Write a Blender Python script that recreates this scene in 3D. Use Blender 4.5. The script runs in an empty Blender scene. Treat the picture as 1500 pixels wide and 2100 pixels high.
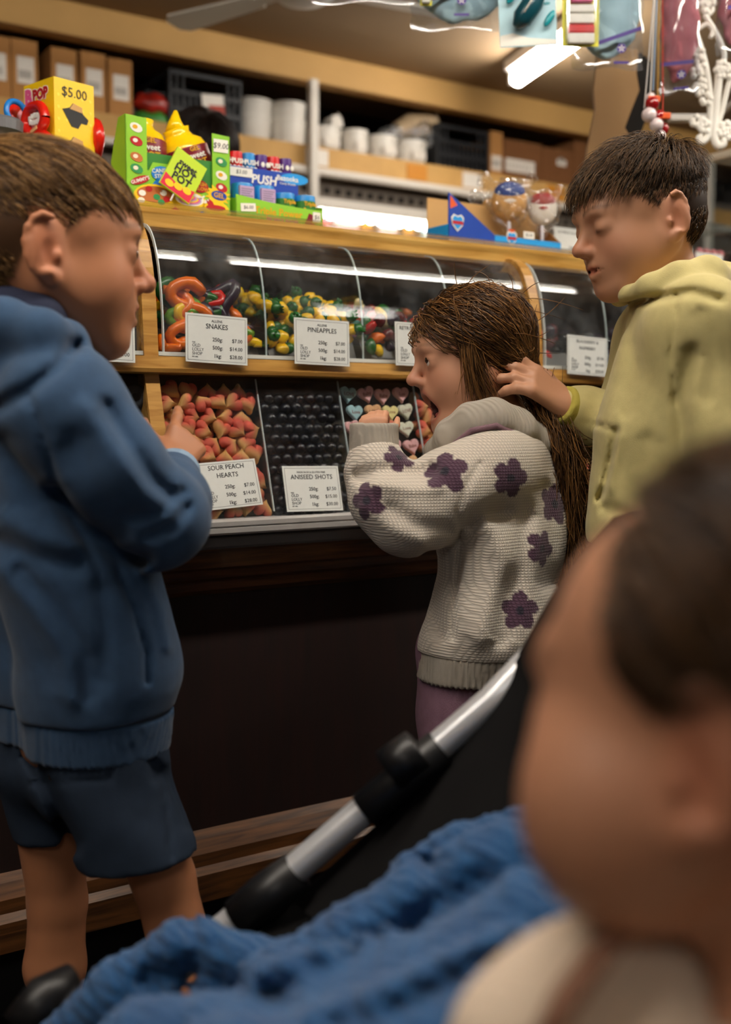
import bpy, bmesh, math, random
import numpy as np
from mathutils import Vector, Matrix
random.seed(7); rng = np.random.default_rng(7)
SC = bpy.context.scene; COL = SC.collection
# ---------------------------------------------------------------- camera
F_PX = 2333.0; CAM_H = 0.9; PITCH = math.atan(188 / F_PX)
cam_d = bpy.data.cameras.new('camera'); cam = bpy.data.objects.new('camera', cam_d); COL.objects.link(cam)
cam.location = (0, 0, CAM_H); cam.rotation_euler = (math.pi / 2 - PITCH, 0, 0)
cam_d.sensor_fit = 'VERTICAL'; cam_d.sensor_height = 36; cam_d.sensor_width = 25.714; cam_d.lens = 36 * F_PX / 2100
cam_d.clip_start = 0.02; cam_d.clip_end = 60
cam_d.dof.use_dof = True; cam_d.dof.focus_distance = 1.62; cam_d.dof.aperture_fstop = 2.9
SC.camera = cam
# ---------------------------------------------------------------- world, view
wd = bpy.data.worlds.new('world'); SC.world = wd; wd.use_nodes = True
wd.node_tree.nodes['Background'].inputs[0].default_value = (1.0, 0.86, 0.7, 1)
wd.node_tree.nodes['Background'].inputs[1].default_value = 0.02
vs = SC.view_settings; vs.view_transform = 'Standard'; vs.look = 'None'; vs.gamma = 1.0; vs.use_curve_mapping = False
vs.exposure = 0.55
SC.cycles.transparent_max_bounces = 32
TUBE_COL = (1.0, 0.93, 0.83); TUBE_W = 45.0
# ---------------------------------------------------------------- frames of reference
ANG = math.radians(56.1)
U = np.array([math.sin(ANG), math.cos(ANG), 0.0]); N = np.array([math.cos(ANG), -math.sin(ANG), 0.0]); PERP = 1.62
def ray(px, py):
    kx = (px - 750) / F_PX; ky = (1050 - py) / F_PX
    return np.array([kx, math.cos(PITCH) + ky * math.sin(PITCH), -math.sin(PITCH) + ky * math.cos(PITCH)])
def W(px, py, Y):
    "point of the place at forward distance Y"
    d = ray(px, py); return d / d[1] * Y + np.array([0, 0, CAM_H])
def C(s, t, z):
    "shop frame: s along the counter, t towards the customers, z up"
    return (t - PERP) * N + s * U + np.array([0, 0, z])
def CI(px, py, t):
    d = ray(px, py); l = (t - PERP) / d.dot(N); P = l * d; return P.dot(U), P[2] + CAM_H
CROT = math.atan2(U[1], U[0])       # shop frame: local x = U, local y = -N, z up
CM = Matrix(((U[0], -N[0], 0, 0), (U[1], -N[1], 0, 0), (0, 0, 1, 0), (0, 0, 0, 1)))
def CMat(s, t, z):
    m = CM.copy(); m.translation = Vector(C(s, t, z)); return m
# ---------------------------------------------------------------- materials
MATS = {}
def lin(c):
    return tuple((x / 12.92 if x <= .04045 else ((x + .055) / 1.055) ** 2.4) for x in c)
def hexc(h):
    return lin(tuple(int(h[i:i + 2], 16) / 255 for i in (0, 2, 4)))
def nd(nt, t, **kw):
    n_ = nt.nodes.new(t)
    for k, v in kw.items(): setattr(n_, k, v)
    return n_
def mat(name, col='888888', rough=.5, metal=0., spec=.5, var=0., vscale=30., bump=0., bscale=200., sss=0., emit=None, estr=0., trans=0., coat=0., attr=None, sheen=0., stretch=None, ior=1.45, alpha=1.):
    if name in MATS: return MATS[name]
    m = bpy.data.materials.new(name); m.use_nodes = True; nt = m.node_tree; b = nt.nodes['Principled BSDF']; L = nt.links.new
    c = hexc(col) if isinstance(col, str) else col
    b.inputs['Base Color'].default_value = (*c, 1); b.inputs['Roughness'].default_value = rough; b.inputs['Metallic'].default_value = metal
    b.inputs['Specular IOR Level'].default_value = spec; b.inputs['Transmission Weight'].default_value = trans; b.inputs['Coat Weight'].default_value = coat
    b.inputs['IOR'].default_value = ior; b.inputs['Alpha'].default_value = alpha
    if sss: b.inputs['Subsurface Weight'].default_value = sss; b.inputs['Subsurface Radius'].default_value = (.6, .25, .12); b.inputs['Subsurface Scale'].default_value = .01
    if sheen: b.inputs['Sheen Weight'].default_value = sheen; b.inputs['Sheen Roughness'].default_value = .5
    if emit: b.inputs['Emission Color'].default_value = (*(hexc(emit) if isinstance(emit, str) else emit), 1); b.inputs['Emission Strength'].default_value = estr
    tc = nd(nt, 'ShaderNodeTexCoord'); src = tc.outputs['Object']
    if stretch:
        mp = nd(nt, 'ShaderNodeMapping'); mp.inputs['Scale'].default_value = stretch; L(src, mp.inputs['Vector']); src = mp.outputs['Vector']
    base = None
    if attr:
        at = nd(nt, 'ShaderNodeAttribute', attribute_name=attr); base = at.outputs['Color']; L(base, b.inputs['Base Color'])
    if var:
        nz = nd(nt, 'ShaderNodeTexNoise'); nz.inputs['Scale'].default_value = vscale; nz.inputs['Detail'].default_value = 5; L(src, nz.inputs['Vector'])
        mr = nd(nt, 'ShaderNodeMapRange'); mr.inputs[1].default_value = .3; mr.inputs[2].default_value = .7; mr.inputs[3].default_value = 1 - var; mr.inputs[4].default_value = 1 + var
        L(nz.outputs['Fac'], mr.inputs[0])
        mx = nd(nt, 'ShaderNodeVectorMath', operation='SCALE')
        if base is None: mx.inputs[0].default_value = c
        else: L(base, mx.inputs[0])
        L(mr.outputs[0], mx.inputs['Scale']); L(mx.outputs[0], b.inputs['Base Color'])
    if bump:
        nb = nd(nt, 'ShaderNodeTexNoise'); nb.inputs['Scale'].default_value = bscale; nb.inputs['Detail'].default_value = 3; L(src, nb.inputs['Vector'])
        bp = nd(nt, 'ShaderNodeBump'); bp.inputs['Strength'].default_value = bump; bp.inputs['Distance'].default_value = .002; L(nb.outputs['Fac'], bp.inputs['Height']); L(bp.outputs[0], b.inputs['Normal'])
    MATS[name] = m; return m
def mat_knit(name, col, col2, scale, depth=.5, var=.12, ribs=False, attr=None):
    "knitted yarn: rows and columns of stitches as relief"
    m = bpy.data.materials.new(name); m.use_nodes = True; nt = m.node_tree; b = nt.nodes['Principled BSDF']; L = nt.links.new
    b.inputs['Roughness'].default_value = .9; b.inputs['Specular IOR Level'].default_value = .1; b.inputs['Sheen Weight'].default_value = .25
    tc = nd(nt, 'ShaderNodeTexCoord'); sp = nd(nt, 'ShaderNodeSeparateXYZ'); L(tc.outputs['Object'], sp.inputs[0])
    def mth(op, a_, b_=None):
        n_ = nd(nt, 'ShaderNodeMath', operation=op)
        for i, v in enumerate((a_, b_)):
            if v is None: continue
            if isinstance(v, (int, float)): n_.inputs[i].default_value = v
            else: L(v, n_.inputs[i])
        return n_.outputs[0]
    hx = mth('ADD', sp.outputs['X'], sp.outputs['Y'])
    cs = mth('ABSOLUTE', mth('SINE', mth('MULTIPLY', hx, scale)))
    zz = mth('ADD', mth('MULTIPLY', sp.outputs['Z'], scale * 1.25), mth('MULTIPLY', cs, .9))
    rs = mth('ABSOLUTE', mth('SINE', zz)) if not ribs else cs
    h_ = mth('MULTIPLY', cs, rs)
    nz = nd(nt, 'ShaderNodeTexNoise'); nz.inputs['Scale'].default_value = 900; nz.inputs['Detail'].default_value = 2
    hh = mth('ADD', h_, mth('MULTIPLY', nz.outputs['Fac'], .5))
    bp = nd(nt, 'ShaderNodeBump'); bp.inputs['Strength'].default_value = depth; bp.inputs['Distance'].default_value = .0025; L(hh, bp.inputs['Height']); L(bp.outputs[0], b.inputs['Normal'])
    nv = nd(nt, 'ShaderNodeTexNoise'); nv.inputs['Scale'].default_value = 25; nv.inputs['Detail'].default_value = 4; L(tc.outputs['Object'], nv.inputs['Vector'])
    cr = nd(nt, 'ShaderNodeMix', data_type='RGBA'); L(nv.outputs['Fac'], cr.inputs['Factor'])
    if attr:
        at = nd(nt, 'ShaderNodeAttribute', attribute_name=attr); vm = nd(nt, 'ShaderNodeVectorMath', operation='SCALE'); L(at.outputs['Color'], vm.inputs[0])
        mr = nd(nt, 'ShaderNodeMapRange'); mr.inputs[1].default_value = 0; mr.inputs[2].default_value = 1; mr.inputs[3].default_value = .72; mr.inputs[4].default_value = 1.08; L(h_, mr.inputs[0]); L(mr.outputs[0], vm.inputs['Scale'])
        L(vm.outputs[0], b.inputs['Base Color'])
    else:
        cr.inputs[6].default_value = (*hexc(col), 1); cr.inputs[7].default_value = (*hexc(col2), 1); L(cr.outputs[2], b.inputs['Base Color'])
    MATS[name] = m; return m
def mat_wood(name, c1, c2, rough=.4, scale=(2, 30, 30), coat=.1):
    m = bpy.data.materials.new(name); m.use_nodes = True; nt = m.node_tree; b = nt.nodes['Principled BSDF']; L = nt.links.new
    tc = nd(nt, 'ShaderNodeTexCoord'); mp = nd(nt, 'ShaderNodeMapping'); mp.inputs['Scale'].default_value = scale; L(tc.outputs['Object'], mp.inputs[0])
    nz = nd(nt, 'ShaderNodeTexNoise'); nz.inputs['Scale'].default_value = 3; nz.inputs['Detail'].default_value = 6; nz.inputs['Distortion'].default_value = .6; L(mp.outputs[0], nz.inputs[0])
    cr = nd(nt, 'ShaderNodeValToRGB'); cr.color_ramp.elements[0].position = .35; cr.color_ramp.elements[1].position = .68
    cr.color_ramp.elements[0].color = (*hexc(c1), 1); cr.color_ramp.elements[1].color = (*hexc(c2), 1); L(nz.outputs['Fac'], cr.inputs[0]); L(cr.outputs[0], b.inputs['Base Color'])
    b.inputs['Roughness'].default_value = rough; b.inputs['Coat Weight'].default_value = coat
    bp = nd(nt, 'ShaderNodeBump'); bp.inputs['Strength'].default_value = .15; bp.inputs['Distance'].default_value = .001; L(nz.outputs['Fac'], bp.inputs['Height']); L(bp.outputs[0], b.inputs['Normal'])
    MATS[name] = m; return m
def mat_clear(name, tint='ffffff', haze=.03, rough=.03, gl=1.0, hscale=6., base=0.):
    "thin clear acrylic: see-through with fresnel gloss and a scratched, smudged haze"
    m = bpy.data.materials.new(name); m.use_nodes = True; nt = m.node_tree; L = nt.links.new
    nt.nodes.remove(nt.nodes['Principled BSDF']); out = nt.nodes['Material Output']
    tr = nd(nt, 'ShaderNodeBsdfTransparent'); tr.inputs[0].default_value = (*hexc(tint), 1)
    gs = nd(nt, 'ShaderNodeBsdfGlossy'); gs.inputs['Roughness'].default_value = rough
    ge = nd(nt, 'ShaderNodeNewGeometry'); dt = nd(nt, 'ShaderNodeVectorMath', operation='DOT_PRODUCT'); L(ge.outputs['Normal'], dt.inputs[0]); L(ge.outputs['Incoming'], dt.inputs[1])
    ab = nd(nt, 'ShaderNodeMath', operation='ABSOLUTE'); L(dt.outputs['Value'], ab.inputs[0])
    om = nd(nt, 'ShaderNodeMath', operation='SUBTRACT'); om.inputs[0].default_value = 1; L(ab.outputs[0], om.inputs[1])
    pw = nd(nt, 'ShaderNodeMath', operation='POWER'); L(om.outputs[0], pw.inputs[0]); pw.inputs[1].default_value = 5   # Schlick's reflectance
    mg = nd(nt, 'ShaderNodeMath', operation='MULTIPLY_ADD'); L(pw.outputs[0], mg.inputs[0]); mg.inputs[1].default_value = .9 * gl; mg.inputs[2].default_value = .035 * gl + base
    m1 = nd(nt, 'ShaderNodeMixShader'); L(mg.outputs[0], m1.inputs[0]); L(tr.outputs[0], m1.inputs[1]); L(gs.outputs[0], m1.inputs[2])
    df = nd(nt, 'ShaderNodeBsdfDiffuse'); df.inputs[0].default_value = (.8, .82, .85, 1)
    tc = nd(nt, 'ShaderNodeTexCoord'); nz = nd(nt, 'ShaderNodeTexNoise'); nz.inputs['Scale'].default_value = hscale; nz.inputs['Detail'].default_value = 8; nz.inputs['Roughness'].default_value = .7; L(tc.outputs['Object'], nz.inputs[0])
    mr = nd(nt, 'ShaderNodeMapRange'); mr.inputs[1].default_value = .45; mr.inputs[2].default_value = .8; mr.inputs[3].default_value = haze * .15; mr.inputs[4].default_value = haze * 2.2; L(nz.outputs['Fac'], mr.inputs[0])
    m2 = nd(nt, 'ShaderNodeMixShader'); L(mr.outputs[0], m2.inputs[0]); L(m1.outputs[0], m2.inputs[1]); L(df.outputs[0], m2.inputs[2]); L(m2.outputs[0], out.inputs[0])
    MATS[name] = m; return m
def mat_emit(name, col, s):
    m = bpy.data.materials.new(name); m.use_nodes = True; nt = m.node_tree; nt.nodes.remove(nt.nodes['Principled BSDF'])
    e = nd(nt, 'ShaderNodeEmission'); e.inputs[0].default_value = (*col, 1); e.inputs[1].default_value = s; nt.links.new(e.outputs[0], nt.nodes['Material Output'].inputs[0]); MATS[name] = m; return m
def M_(x): return MATS[x] if isinstance(x, str) else x
# ---------------------------------------------------------------- object helpers
def tag(o, label=None, cat=None, group=None, kind=None):
    if label: o['label'] = label
    if cat: o['category'] = cat
    if group: o['group'] = group
    if kind: o['kind'] = kind
    return o
def empty(name, mtx, label=None, cat=None, group=None, kind=None):
    o = bpy.data.objects.new(name, None); COL.objects.link(o); o.empty_display_size = .05
    o.matrix_world = mtx if isinstance(mtx, Matrix) else Matrix.Translation(Vector(mtx)); bpy_fix[o.name] = o.matrix_world.copy()
    return tag(o, label, cat, group, kind)
bpy_fix = {}
def link_obj(name, me, parent=None, mtx=None, **kw):
    "mtx: placing matrix; with a parent it is relative to the parent"
    o = bpy.data.objects.new(name, me); COL.objects.link(o)
    if parent is not None: o.parent = parent
    if mtx is not None: o.matrix_local = mtx
    return tag(o, **kw)
def copy_tree(o, parent=None, mtx=None):
    c = o.copy(); COL.objects.link(c); c.parent = parent
    if mtx is not None: c.matrix_local = mtx
    for ch in o.children: copy_tree(ch, c)
    return c
def mesh_np(name, V, Fq, m=None, smooth=True, cols=None):
    "V (n,3), Fq (m,k) arrays"
    me = bpy.data.meshes.new(name); V = np.ascontiguousarray(V, np.float32); Fq = np.ascontiguousarray(Fq, np.int32); k = Fq.shape[1]
    me.vertices.add(len(V)); me.vertices.foreach_set('co', V.ravel()); me.loops.add(Fq.size); me.loops.foreach_set('vertex_index', Fq.ravel())
    me.polygons.add(len(Fq)); me.polygons.foreach_set('loop_start', np.arange(0, Fq.size, k, dtype=np.int32))
    me.polygons.foreach_set('use_smooth', np.full(len(Fq), smooth))
    me.update(calc_edges=True)
    if cols is not None:
        a_ = me.color_attributes.new('Col', 'FLOAT_COLOR', 'POINT'); cc = np.ones((len(V), 4), np.float32); cc[:, :3] = cols; a_.data.foreach_set('color', cc.ravel())
    if m is not None: me.materials.append(M_(m))
    return me
class MB:
    "collects plain shapes into one mesh"
    def __init__(s): s.v = []; s.f = []; s.mi = []; s.m = 0
    def add(s, vs_, fs):
        o = len(s.v); s.v += [tuple(float(q) for q in x) for x in vs_]; s.f += [tuple(i + o for i in f) for f in fs]; s.mi += [s.m] * len(fs); return s
    def box(s, c, h, R=None, bev=0.):
        c = Vector(c)
        if bev > 0:
            bm = bmesh.new(); bmesh.ops.create_cube(bm, size=2); bmesh.ops.scale(bm, vec=Vector(h), verts=bm.verts)
            bmesh.ops.bevel(bm, geom=list(bm.edges), offset=bev, segments=2, affect='EDGES', profile=.6); bm.verts.index_update()
            vs_ = [v.co.copy() for v in bm.verts]; fs = [[v.index for v in f.verts] for f in bm.faces]; bm.free()
        else:
            vs_ = [Vector((x * h[0], y * h[1], z * h[2])) for x in (-1, 1) for y in (-1, 1) for z in (-1, 1)]
            fs = [(0, 1, 3, 2), (4, 6, 7, 5), (0, 4, 5, 1), (2, 3, 7, 6), (0, 2, 6, 4), (1, 5, 7, 3)]
        if R is not None: vs_ = [R @ v for v in vs_]
        return s.add([v + c for v in vs_], fs)
    def bx(s, x0, x1, y0, y1, z0, z1, bev=0.): return s.box(((x0 + x1) / 2, (y0 + y1) / 2, (z0 + z1) / 2), (abs(x1 - x0) / 2, abs(y1 - y0) / 2, abs(z1 - z0) / 2), bev=bev)
    def prism(s, pts, y0, y1, axis='y'):
        "outline in (x,z) pushed along y (or outline in other plane)"
        n_ = len(pts)
        def P(a_, b_, d):
            return {'y': (a_, d, b_), 'x': (d, a_, b_), 'z': (a_, b_, d)}[axis]
        vs_ = [P(a_, b_, y0) for a_, b_ in pts] + [P(a_, b_, y1) for a_, b_ in pts]
        fs = [tuple(range(n_)), tuple(range(2 * n_ - 1, n_ - 1, -1))] + [(i, i + n_, (i + 1) % n_ + n_, (i + 1) % n_) for i in range(n_)]
        return s.add(vs_, fs)
    def tube(s, pts, r, seg=8, cap=True, flat=1.):
        pts = [Vector(p_) for p_ in pts]; n_ = len(pts); rr = r if isinstance(r, (list, tuple)) else [r] * n_
        vs_ = []; up = Vector((0, 0, 1))
        for i, p_ in enumerate(pts):
            d = (pts[min(i + 1, n_ - 1)] - pts[max(i - 1, 0)]).normalized()
            if i == 0:
                a_ = d.cross(up if abs(d.z) < .9 else Vector((1, 0, 0))).normalized()
            else: a_ = (a_ - d * a_.dot(d)).normalized()
            b_ = d.cross(a_)
            vs_ += [p_ + (a_ * math.cos(2 * math.pi * j / seg) + b_ * math.sin(2 * math.pi * j / seg) * flat) * rr[i] for j in range(seg)]
        fs = [(i * seg + j, i * seg + (j + 1) % seg, (i + 1) * seg + (j + 1) % seg, (i + 1) * seg + j) for i in range(n_ - 1) for j in range(seg)]
        if cap: fs += [tuple(range(seg - 1, -1, -1)), tuple((n_ - 1) * seg + j for j in range(seg))]
        return s.add(vs_, fs)
    def lathe(s, prof, seg=24, c=(0, 0, 0), R=None):
        "profile of (radius, height) round the z axis"
        vs_ = []; fs = []
        for (r, z) in prof: vs_ += [Vector((r * math.cos(2 * math.pi * j / seg), r * math.sin(2 * math.pi * j / seg), z)) for j in range(seg)]
        n_ = len(prof)
        fs = [(i * seg + j, i * seg + (j + 1) % seg, (i + 1) * seg + (j + 1) % seg, (i + 1) * seg + j) for i in range(n_ - 1) for j in range(seg)]
        fs += [tuple(range(seg - 1, -1, -1)), tuple((n_ - 1) * seg + j for j in range(seg))]
        if R is not None: vs_ = [R @ v for v in vs_]
        return s.add([v + Vector(c) for v in vs_], fs)
    def ball(s, c, r, seg=12, rings=8, R=None):
        r = r if isinstance(r, (list, tuple)) else (r, r, r); vs_ = [Vector((0, 0, r[2]))]; fs = []
        for i in range(1, rings):
            a_ = math.pi * i / rings
            vs_ += [Vector((r[0] * math.sin(a_) * math.cos(2 * math.pi * j / seg), r[1] * math.sin(a_) * math.sin(2 * math.pi * j / seg), r[2] * math.cos(a_))) for j in range(seg)]
        vs_.append(Vector((0, 0, -r[2]))); last = len(vs_) - 1
        for j in range(seg):
            fs.append((0, 1 + j, 1 + (j + 1) % seg)); fs.append((last, 1 + (rings - 2) * seg + (j + 1) % seg, 1 + (rings - 2) * seg + j))
            for i in range(rings - 2): fs.append((1 + i * seg + j, 1 + (i + 1) * seg + j, 1 + (i + 1) * seg + (j + 1) % seg, 1 + i * seg + (j + 1) % seg))
        if R is not None: vs_ = [R @ v for v in vs_]
        return s.add([v + Vector(c) for v in vs_], fs)
    def mesh(s, name, mats, smooth=False):
        me = bpy.data.meshes.new(name); me.from_pydata(s.v, [], s.f)
        for m in (mats if isinstance(mats, (list, tuple)) else [mats]): me.materials.append(M_(m))
        if len(me.materials) > 1: me.polygons.foreach_set('material_index', s.mi)
        if smooth: me.polygons.foreach_set('use_smooth', [True] * len(me.polygons))
        bm = bmesh.new(); bm.from_mesh(me); bmesh.ops.recalc_face_normals(bm, faces=bm.faces); bm.to_mesh(me); bm.free(); me.update()
        return me
    def build(s, name, mats, parent=None, mtx=None, smooth=False, **kw): return link_obj(name, s.mesh(name, mats, smooth), parent, mtx, **kw)
def auto_smooth(o, ang=40):
    me = o.data; me.polygons.foreach_set('use_smooth', [True] * len(me.polygons))
    bm = bmesh.new(); bm.from_mesh(me)
    for e in bm.edges:
        if len(e.link_faces) == 2 and e.calc_face_angle(0) > math.radians(ang): e.smooth = False
    bm.to_mesh(me); bm.free()
_tc = {}
def text_mesh(txt, size, align='CENTER', ext=.00015, bold=0., shear=0., key=None):
    "flat lettering in the x-y plane, baseline at y = 0"
    k = (txt, round(size, 5), align, ext, bold, shear)
    if k in _tc: return _tc[k]
    cu = bpy.data.curves.new('lettering', 'FONT'); cu.body = txt; cu.size = size; cu.align_x = align; cu.extrude = ext; cu.offset = bold * size; cu.shear = shear; cu.resolution_u = 2
    o = bpy.data.objects.new('tmp', cu); COL.objects.link(o); dg = bpy.context.evaluated_depsgraph_get(); dg.update()
    me = bpy.data.meshes.new_from_object(o.evaluated_get(dg)); bpy.data.objects.remove(o); bpy.data.curves.remove(cu); _tc[k] = me; return me
def text(txt, size, m, parent, x, y, z=.0006, align='CENTER', bold=0., rot=0., name='lettering', shear=0., mtx=None, ext=.00015):
    me = text_mesh(txt, size, align, ext, bold, shear).copy(); me.materials.clear(); me.materials.append(M_(m))
    T = Matrix.Translation((x, y, z)) @ Matrix.Rotation(rot, 4, 'Z')
    return link_obj(name, me, parent, (mtx @ T) if mtx is not None else T)
UPR = Matrix.Rotation(math.pi / 2, 4, 'X')     # turns an x-y card upright: x stays, y becomes z, its face looks along -y
# ---------------------------------------------------------------- sculpting by distance fields
class SDF:
    def __init__(s): s.p = []; s.folds = []; s.disp = None
    def rc(s, a, b, ra, rb=None, k=.01, op=1, sc=None):
        s.p.append(('rc', np.array(a, np.float32), np.array(b, np.float32), ra, ra if rb is None else rb, k, op, sc)); return s
    def chain(s, pts, rs, k=.01, op=1):
        rs = rs if isinstance(rs, (list, tuple)) else [rs] * len(pts)
        for i in range(len(pts) - 1): s.rc(pts[i], pts[i + 1], rs[i], rs[i + 1], k if i == 0 else min(k, .014), op)
        return s
    def ell(s, c, r, R=None, k=.01, op=1):
        s.p.append(('el', np.array(c, np.float32), np.array(r if hasattr(r, '__len__') else (r, r, r), np.float32), None if R is None else np.array(R, np.float32), 0, k, op, None)); return s
    def fold(s, pts, w, d, ymax=None):
        "pts: world points along the crease"
        q = np.array(pts, float); s.folds.append((np.stack([q[:, 0] / q[:, 1], (q[:, 2] - CAM_H) / q[:, 1]], 1).astype(np.float32), w, d, q[:, 1].max() + .1 if ymax is None else ymax)); return s
    def cut(s, c, nrm, k=.005):
        "removes what lies on the side nrm points to"
        s.p.append(('pl', np.array(c, np.float32), np.array(nrm, np.float32), None, 0, k, 0, None)); return s
    @staticmethod
    def dist(pr, P):
        if pr[0] == 'rc':
            a, b = pr[1], pr[2]; ab = b - a; L = float(ab @ ab) + 1e-12; q = P - a; h = np.clip((q @ ab) / L, 0, 1)
            return np.sqrt(((q - h[..., None] * ab) ** 2).sum(-1)) - (pr[3] + (pr[4] - pr[3]) * h)
        if pr[0] == 'el':
            q = P - pr[1]
            if pr[3] is not None: q = q @ pr[3]
            r = pr[2]; k0 = np.sqrt(((q / r) ** 2).sum(-1)); k1 = np.sqrt(((q / (r * r)) ** 2).sum(-1)) + 1e-9
            return np.where(k0 < 1e-3, -r.min(), k0 * (k0 - 1) / k1)
        return -((P - pr[1]) @ pr[2])
    def bounds(s):
        lo = []; hi = []
        for pr in s.p:
            if pr[6] != 1: continue
            if pr[0] == 'rc':
                for c, r in ((pr[1], pr[3]), (pr[2], pr[4])): lo.append(c - r); hi.append(c + r)
            else: m = pr[2].max() if pr[3] is not None else pr[2]; lo.append(pr[1] - m); hi.append(pr[1] + m)
        return np.min(lo, 0), np.max(hi, 0)
    def mesh(s, res, pad=.012):
        lo, hi = s.bounds(); lo = lo - pad; hi = hi + pad; B = 8
        nb = np.maximum(np.ceil((hi - lo) / (res * B)).astype(int), 1); hd = .87 * B * res
        gi = np.stack(np.meshgrid(*[np.arange(x) for x in nb], indexing='ij'), -1).reshape(-1, 3)
        ctr = (lo + (gi + .5) * B * res).astype(np.float32)
        pd = []; D = np.full(len(ctr), 1e3, np.float32)
        for pr in s.p:
            d = s.dist(pr, ctr); pd.append(d); D = s.comb(D, d, pr)
        act = np.abs(D) < hd * 1.7 + pad; ai = np.nonzero(act)[0]
        off = np.stack(np.meshgrid(*[np.arange(B + 1)] * 3, indexing='ij'), -1).reshape(-1, 3) * res
        P = ((lo + gi[ai] * B * res)[:, None, :] + off[None]).astype(np.float32)
        E = np.full(P.shape[:2], 1e3, np.float32); Dm = np.maximum(D[ai], 0)
        for pr, d in zip(s.p, pd):
            d = d[ai]
            rel = (d < Dm + hd * 3.2 + pr[5]) if pr[6] == 1 else (np.ones(len(d), bool) if pr[0] == 'pl' else (d < hd * 1.8 + pr[5]))
            if rel.any(): E[rel] = s.comb(E[rel], s.dist(pr, P[rel]), pr)
        for pts, w, dep, ymax in s.folds:
            # crease drawn across the near side of a garment: run of directions seen from the front, as deep as the near half
            c = ctr[ai] - np.array((0, 0, CAM_H)); cx = c[:, 0] / c[:, 1]; cz = c[:, 2] / c[:, 1]; g = (3 * w + hd) / c[:, 1].min()
            rel = (cx > pts[:, 0].min() - g) & (cx < pts[:, 0].max() + g) & (cz > pts[:, 1].min() - g) & (cz < pts[:, 1].max() + g) & (ctr[ai][:, 1] < ymax + hd)
            if not rel.any(): continue
            Q = P[rel]; dm = np.full(Q.shape[:2], 1e3, np.float32); yy = np.maximum(Q[..., 1], .05); q2 = np.stack([Q[..., 0] / yy, (Q[..., 2] - CAM_H) / yy], -1)
            n_ = len(pts) - 1
            for i in range(n_):
                a, b = pts[i], pts[i + 1]; ab = b - a; q = q2 - a; tt = (q @ ab) / (float(ab @ ab) + 1e-12); h = np.clip(tt, 0, 1)
                end = np.where(tt < 0, 2. if i == 0 else 1., np.where(tt > 1, 2. if i == n_ - 1 else 1., 1.))
                dm = np.minimum(dm, ((q - h[..., None] * ab) ** 2).sum(-1) * end)
            E[rel] += dep * np.exp(-dm * yy * yy / (w * w)) * np.clip((ymax - yy) / .02, 0, 1)
        if s.disp is not None: E += s.disp(P)
        n = nb * B
        V = np.where(D.reshape(nb) < 0, -1., 1.).astype(np.float32)
        V = np.repeat(np.repeat(np.repeat(V, B, 0), B, 1), B, 2); V = np.pad(V, ((0, 1),) * 3, mode='edge')
        E = E.reshape(-1, B + 1, B + 1, B + 1)
        for j, g in enumerate(gi[ai] * B): V[g[0]:g[0] + B + 1, g[1]:g[1] + B + 1, g[2]:g[2] + B + 1] = E[j]
        V[0] = V[-1] = 1; V[:, 0] = V[:, -1] = 1; V[:, :, 0] = V[:, :, -1] = 1
        S = V < 0; cnt = np.zeros(n, np.int8)
        for dx in (0, 1):
            for dy in (0, 1):
                for dz in (0, 1): cnt += S[dx:n[0] + dx, dy:n[1] + dy, dz:n[2] + dz]
        ci = np.argwhere((cnt > 0) & (cnt < 8)); idx = np.full(n, -1, np.int32); idx[tuple(ci.T)] = np.arange(len(ci))
        acc = np.zeros((len(ci), 3)); num = np.zeros(len(ci)); cr_ = [(x, y, z) for x in (0, 1) for y in (0, 1) for z in (0, 1)]
        for a in cr_:
            for ax in range(3):
                if a[ax]: continue
                b = list(a); b[ax] = 1
                va = V[tuple((ci + a).T)]; vb = V[tuple((ci + b).T)]; x = (va < 0) != (vb < 0); t = va / np.where(x, va - vb, 1)
                q = np.array(a, float)[None].repeat(len(ci), 0); q[:, ax] += t; acc[x] += q[x]; num[x] += 1
        vert = lo + (ci + acc / num[:, None]) * res
        quads = []
        for ax in range(3):
            o1, o2 = [(1, 2), (2, 0), (0, 1)][ax]; sl0 = [slice(1, -1)] * 3; sl1 = [slice(1, -1)] * 3; sl0[ax] = slice(0, -1); sl1[ax] = slice(1, None)
            a_ = S[tuple(sl0)]; b_ = S[tuple(sl1)]; e = np.argwhere(a_ != b_); inside = a_[tuple(e.T)]; e = e + 1; e[:, ax] -= 1
            def cell(d1, d2):
                q = e.copy(); q[:, o1] -= d1; q[:, o2] -= d2; return idx[tuple(q.T)]
            qd = np.stack([cell(1, 1), cell(0, 1), cell(0, 0), cell(1, 0)], 1); qd[~inside] = qd[~inside][:, ::-1]; quads.append(qd)
        Q = np.concatenate(quads); Q = Q[(Q >= 0).all(1)]
        return vert.astype(np.float32), Q
    @staticmethod
    def comb(D, d, pr):
        k = max(pr[5], 1e-5)
        if pr[6] == 1:
            h = np.maximum(k - np.abs(D - d), 0) / k; return np.minimum(D, d) - h * h * k * .25
        d = -d; h = np.maximum(k - np.abs(D - d), 0) / k; return np.maximum(D, d) + h * h * k * .25
def relax(V, Q, it=1, lam=.5):
    n = len(V); src = np.concatenate([Q[:, i] for i in range(4) for j in (1, 3)]); dst = np.concatenate([Q[:, (i + j) % 4] for i in range(4) for j in (1, 3)])
    c = np.maximum(np.bincount(src, minlength=n), 1)[:, None]
    for _ in range(it):
        A = np.stack([np.bincount(src, weights=V[dst, q], minlength=n) for q in range(3)], 1)
        V = (V + lam * (A / c - V)).astype(np.float32)
    return V
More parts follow.
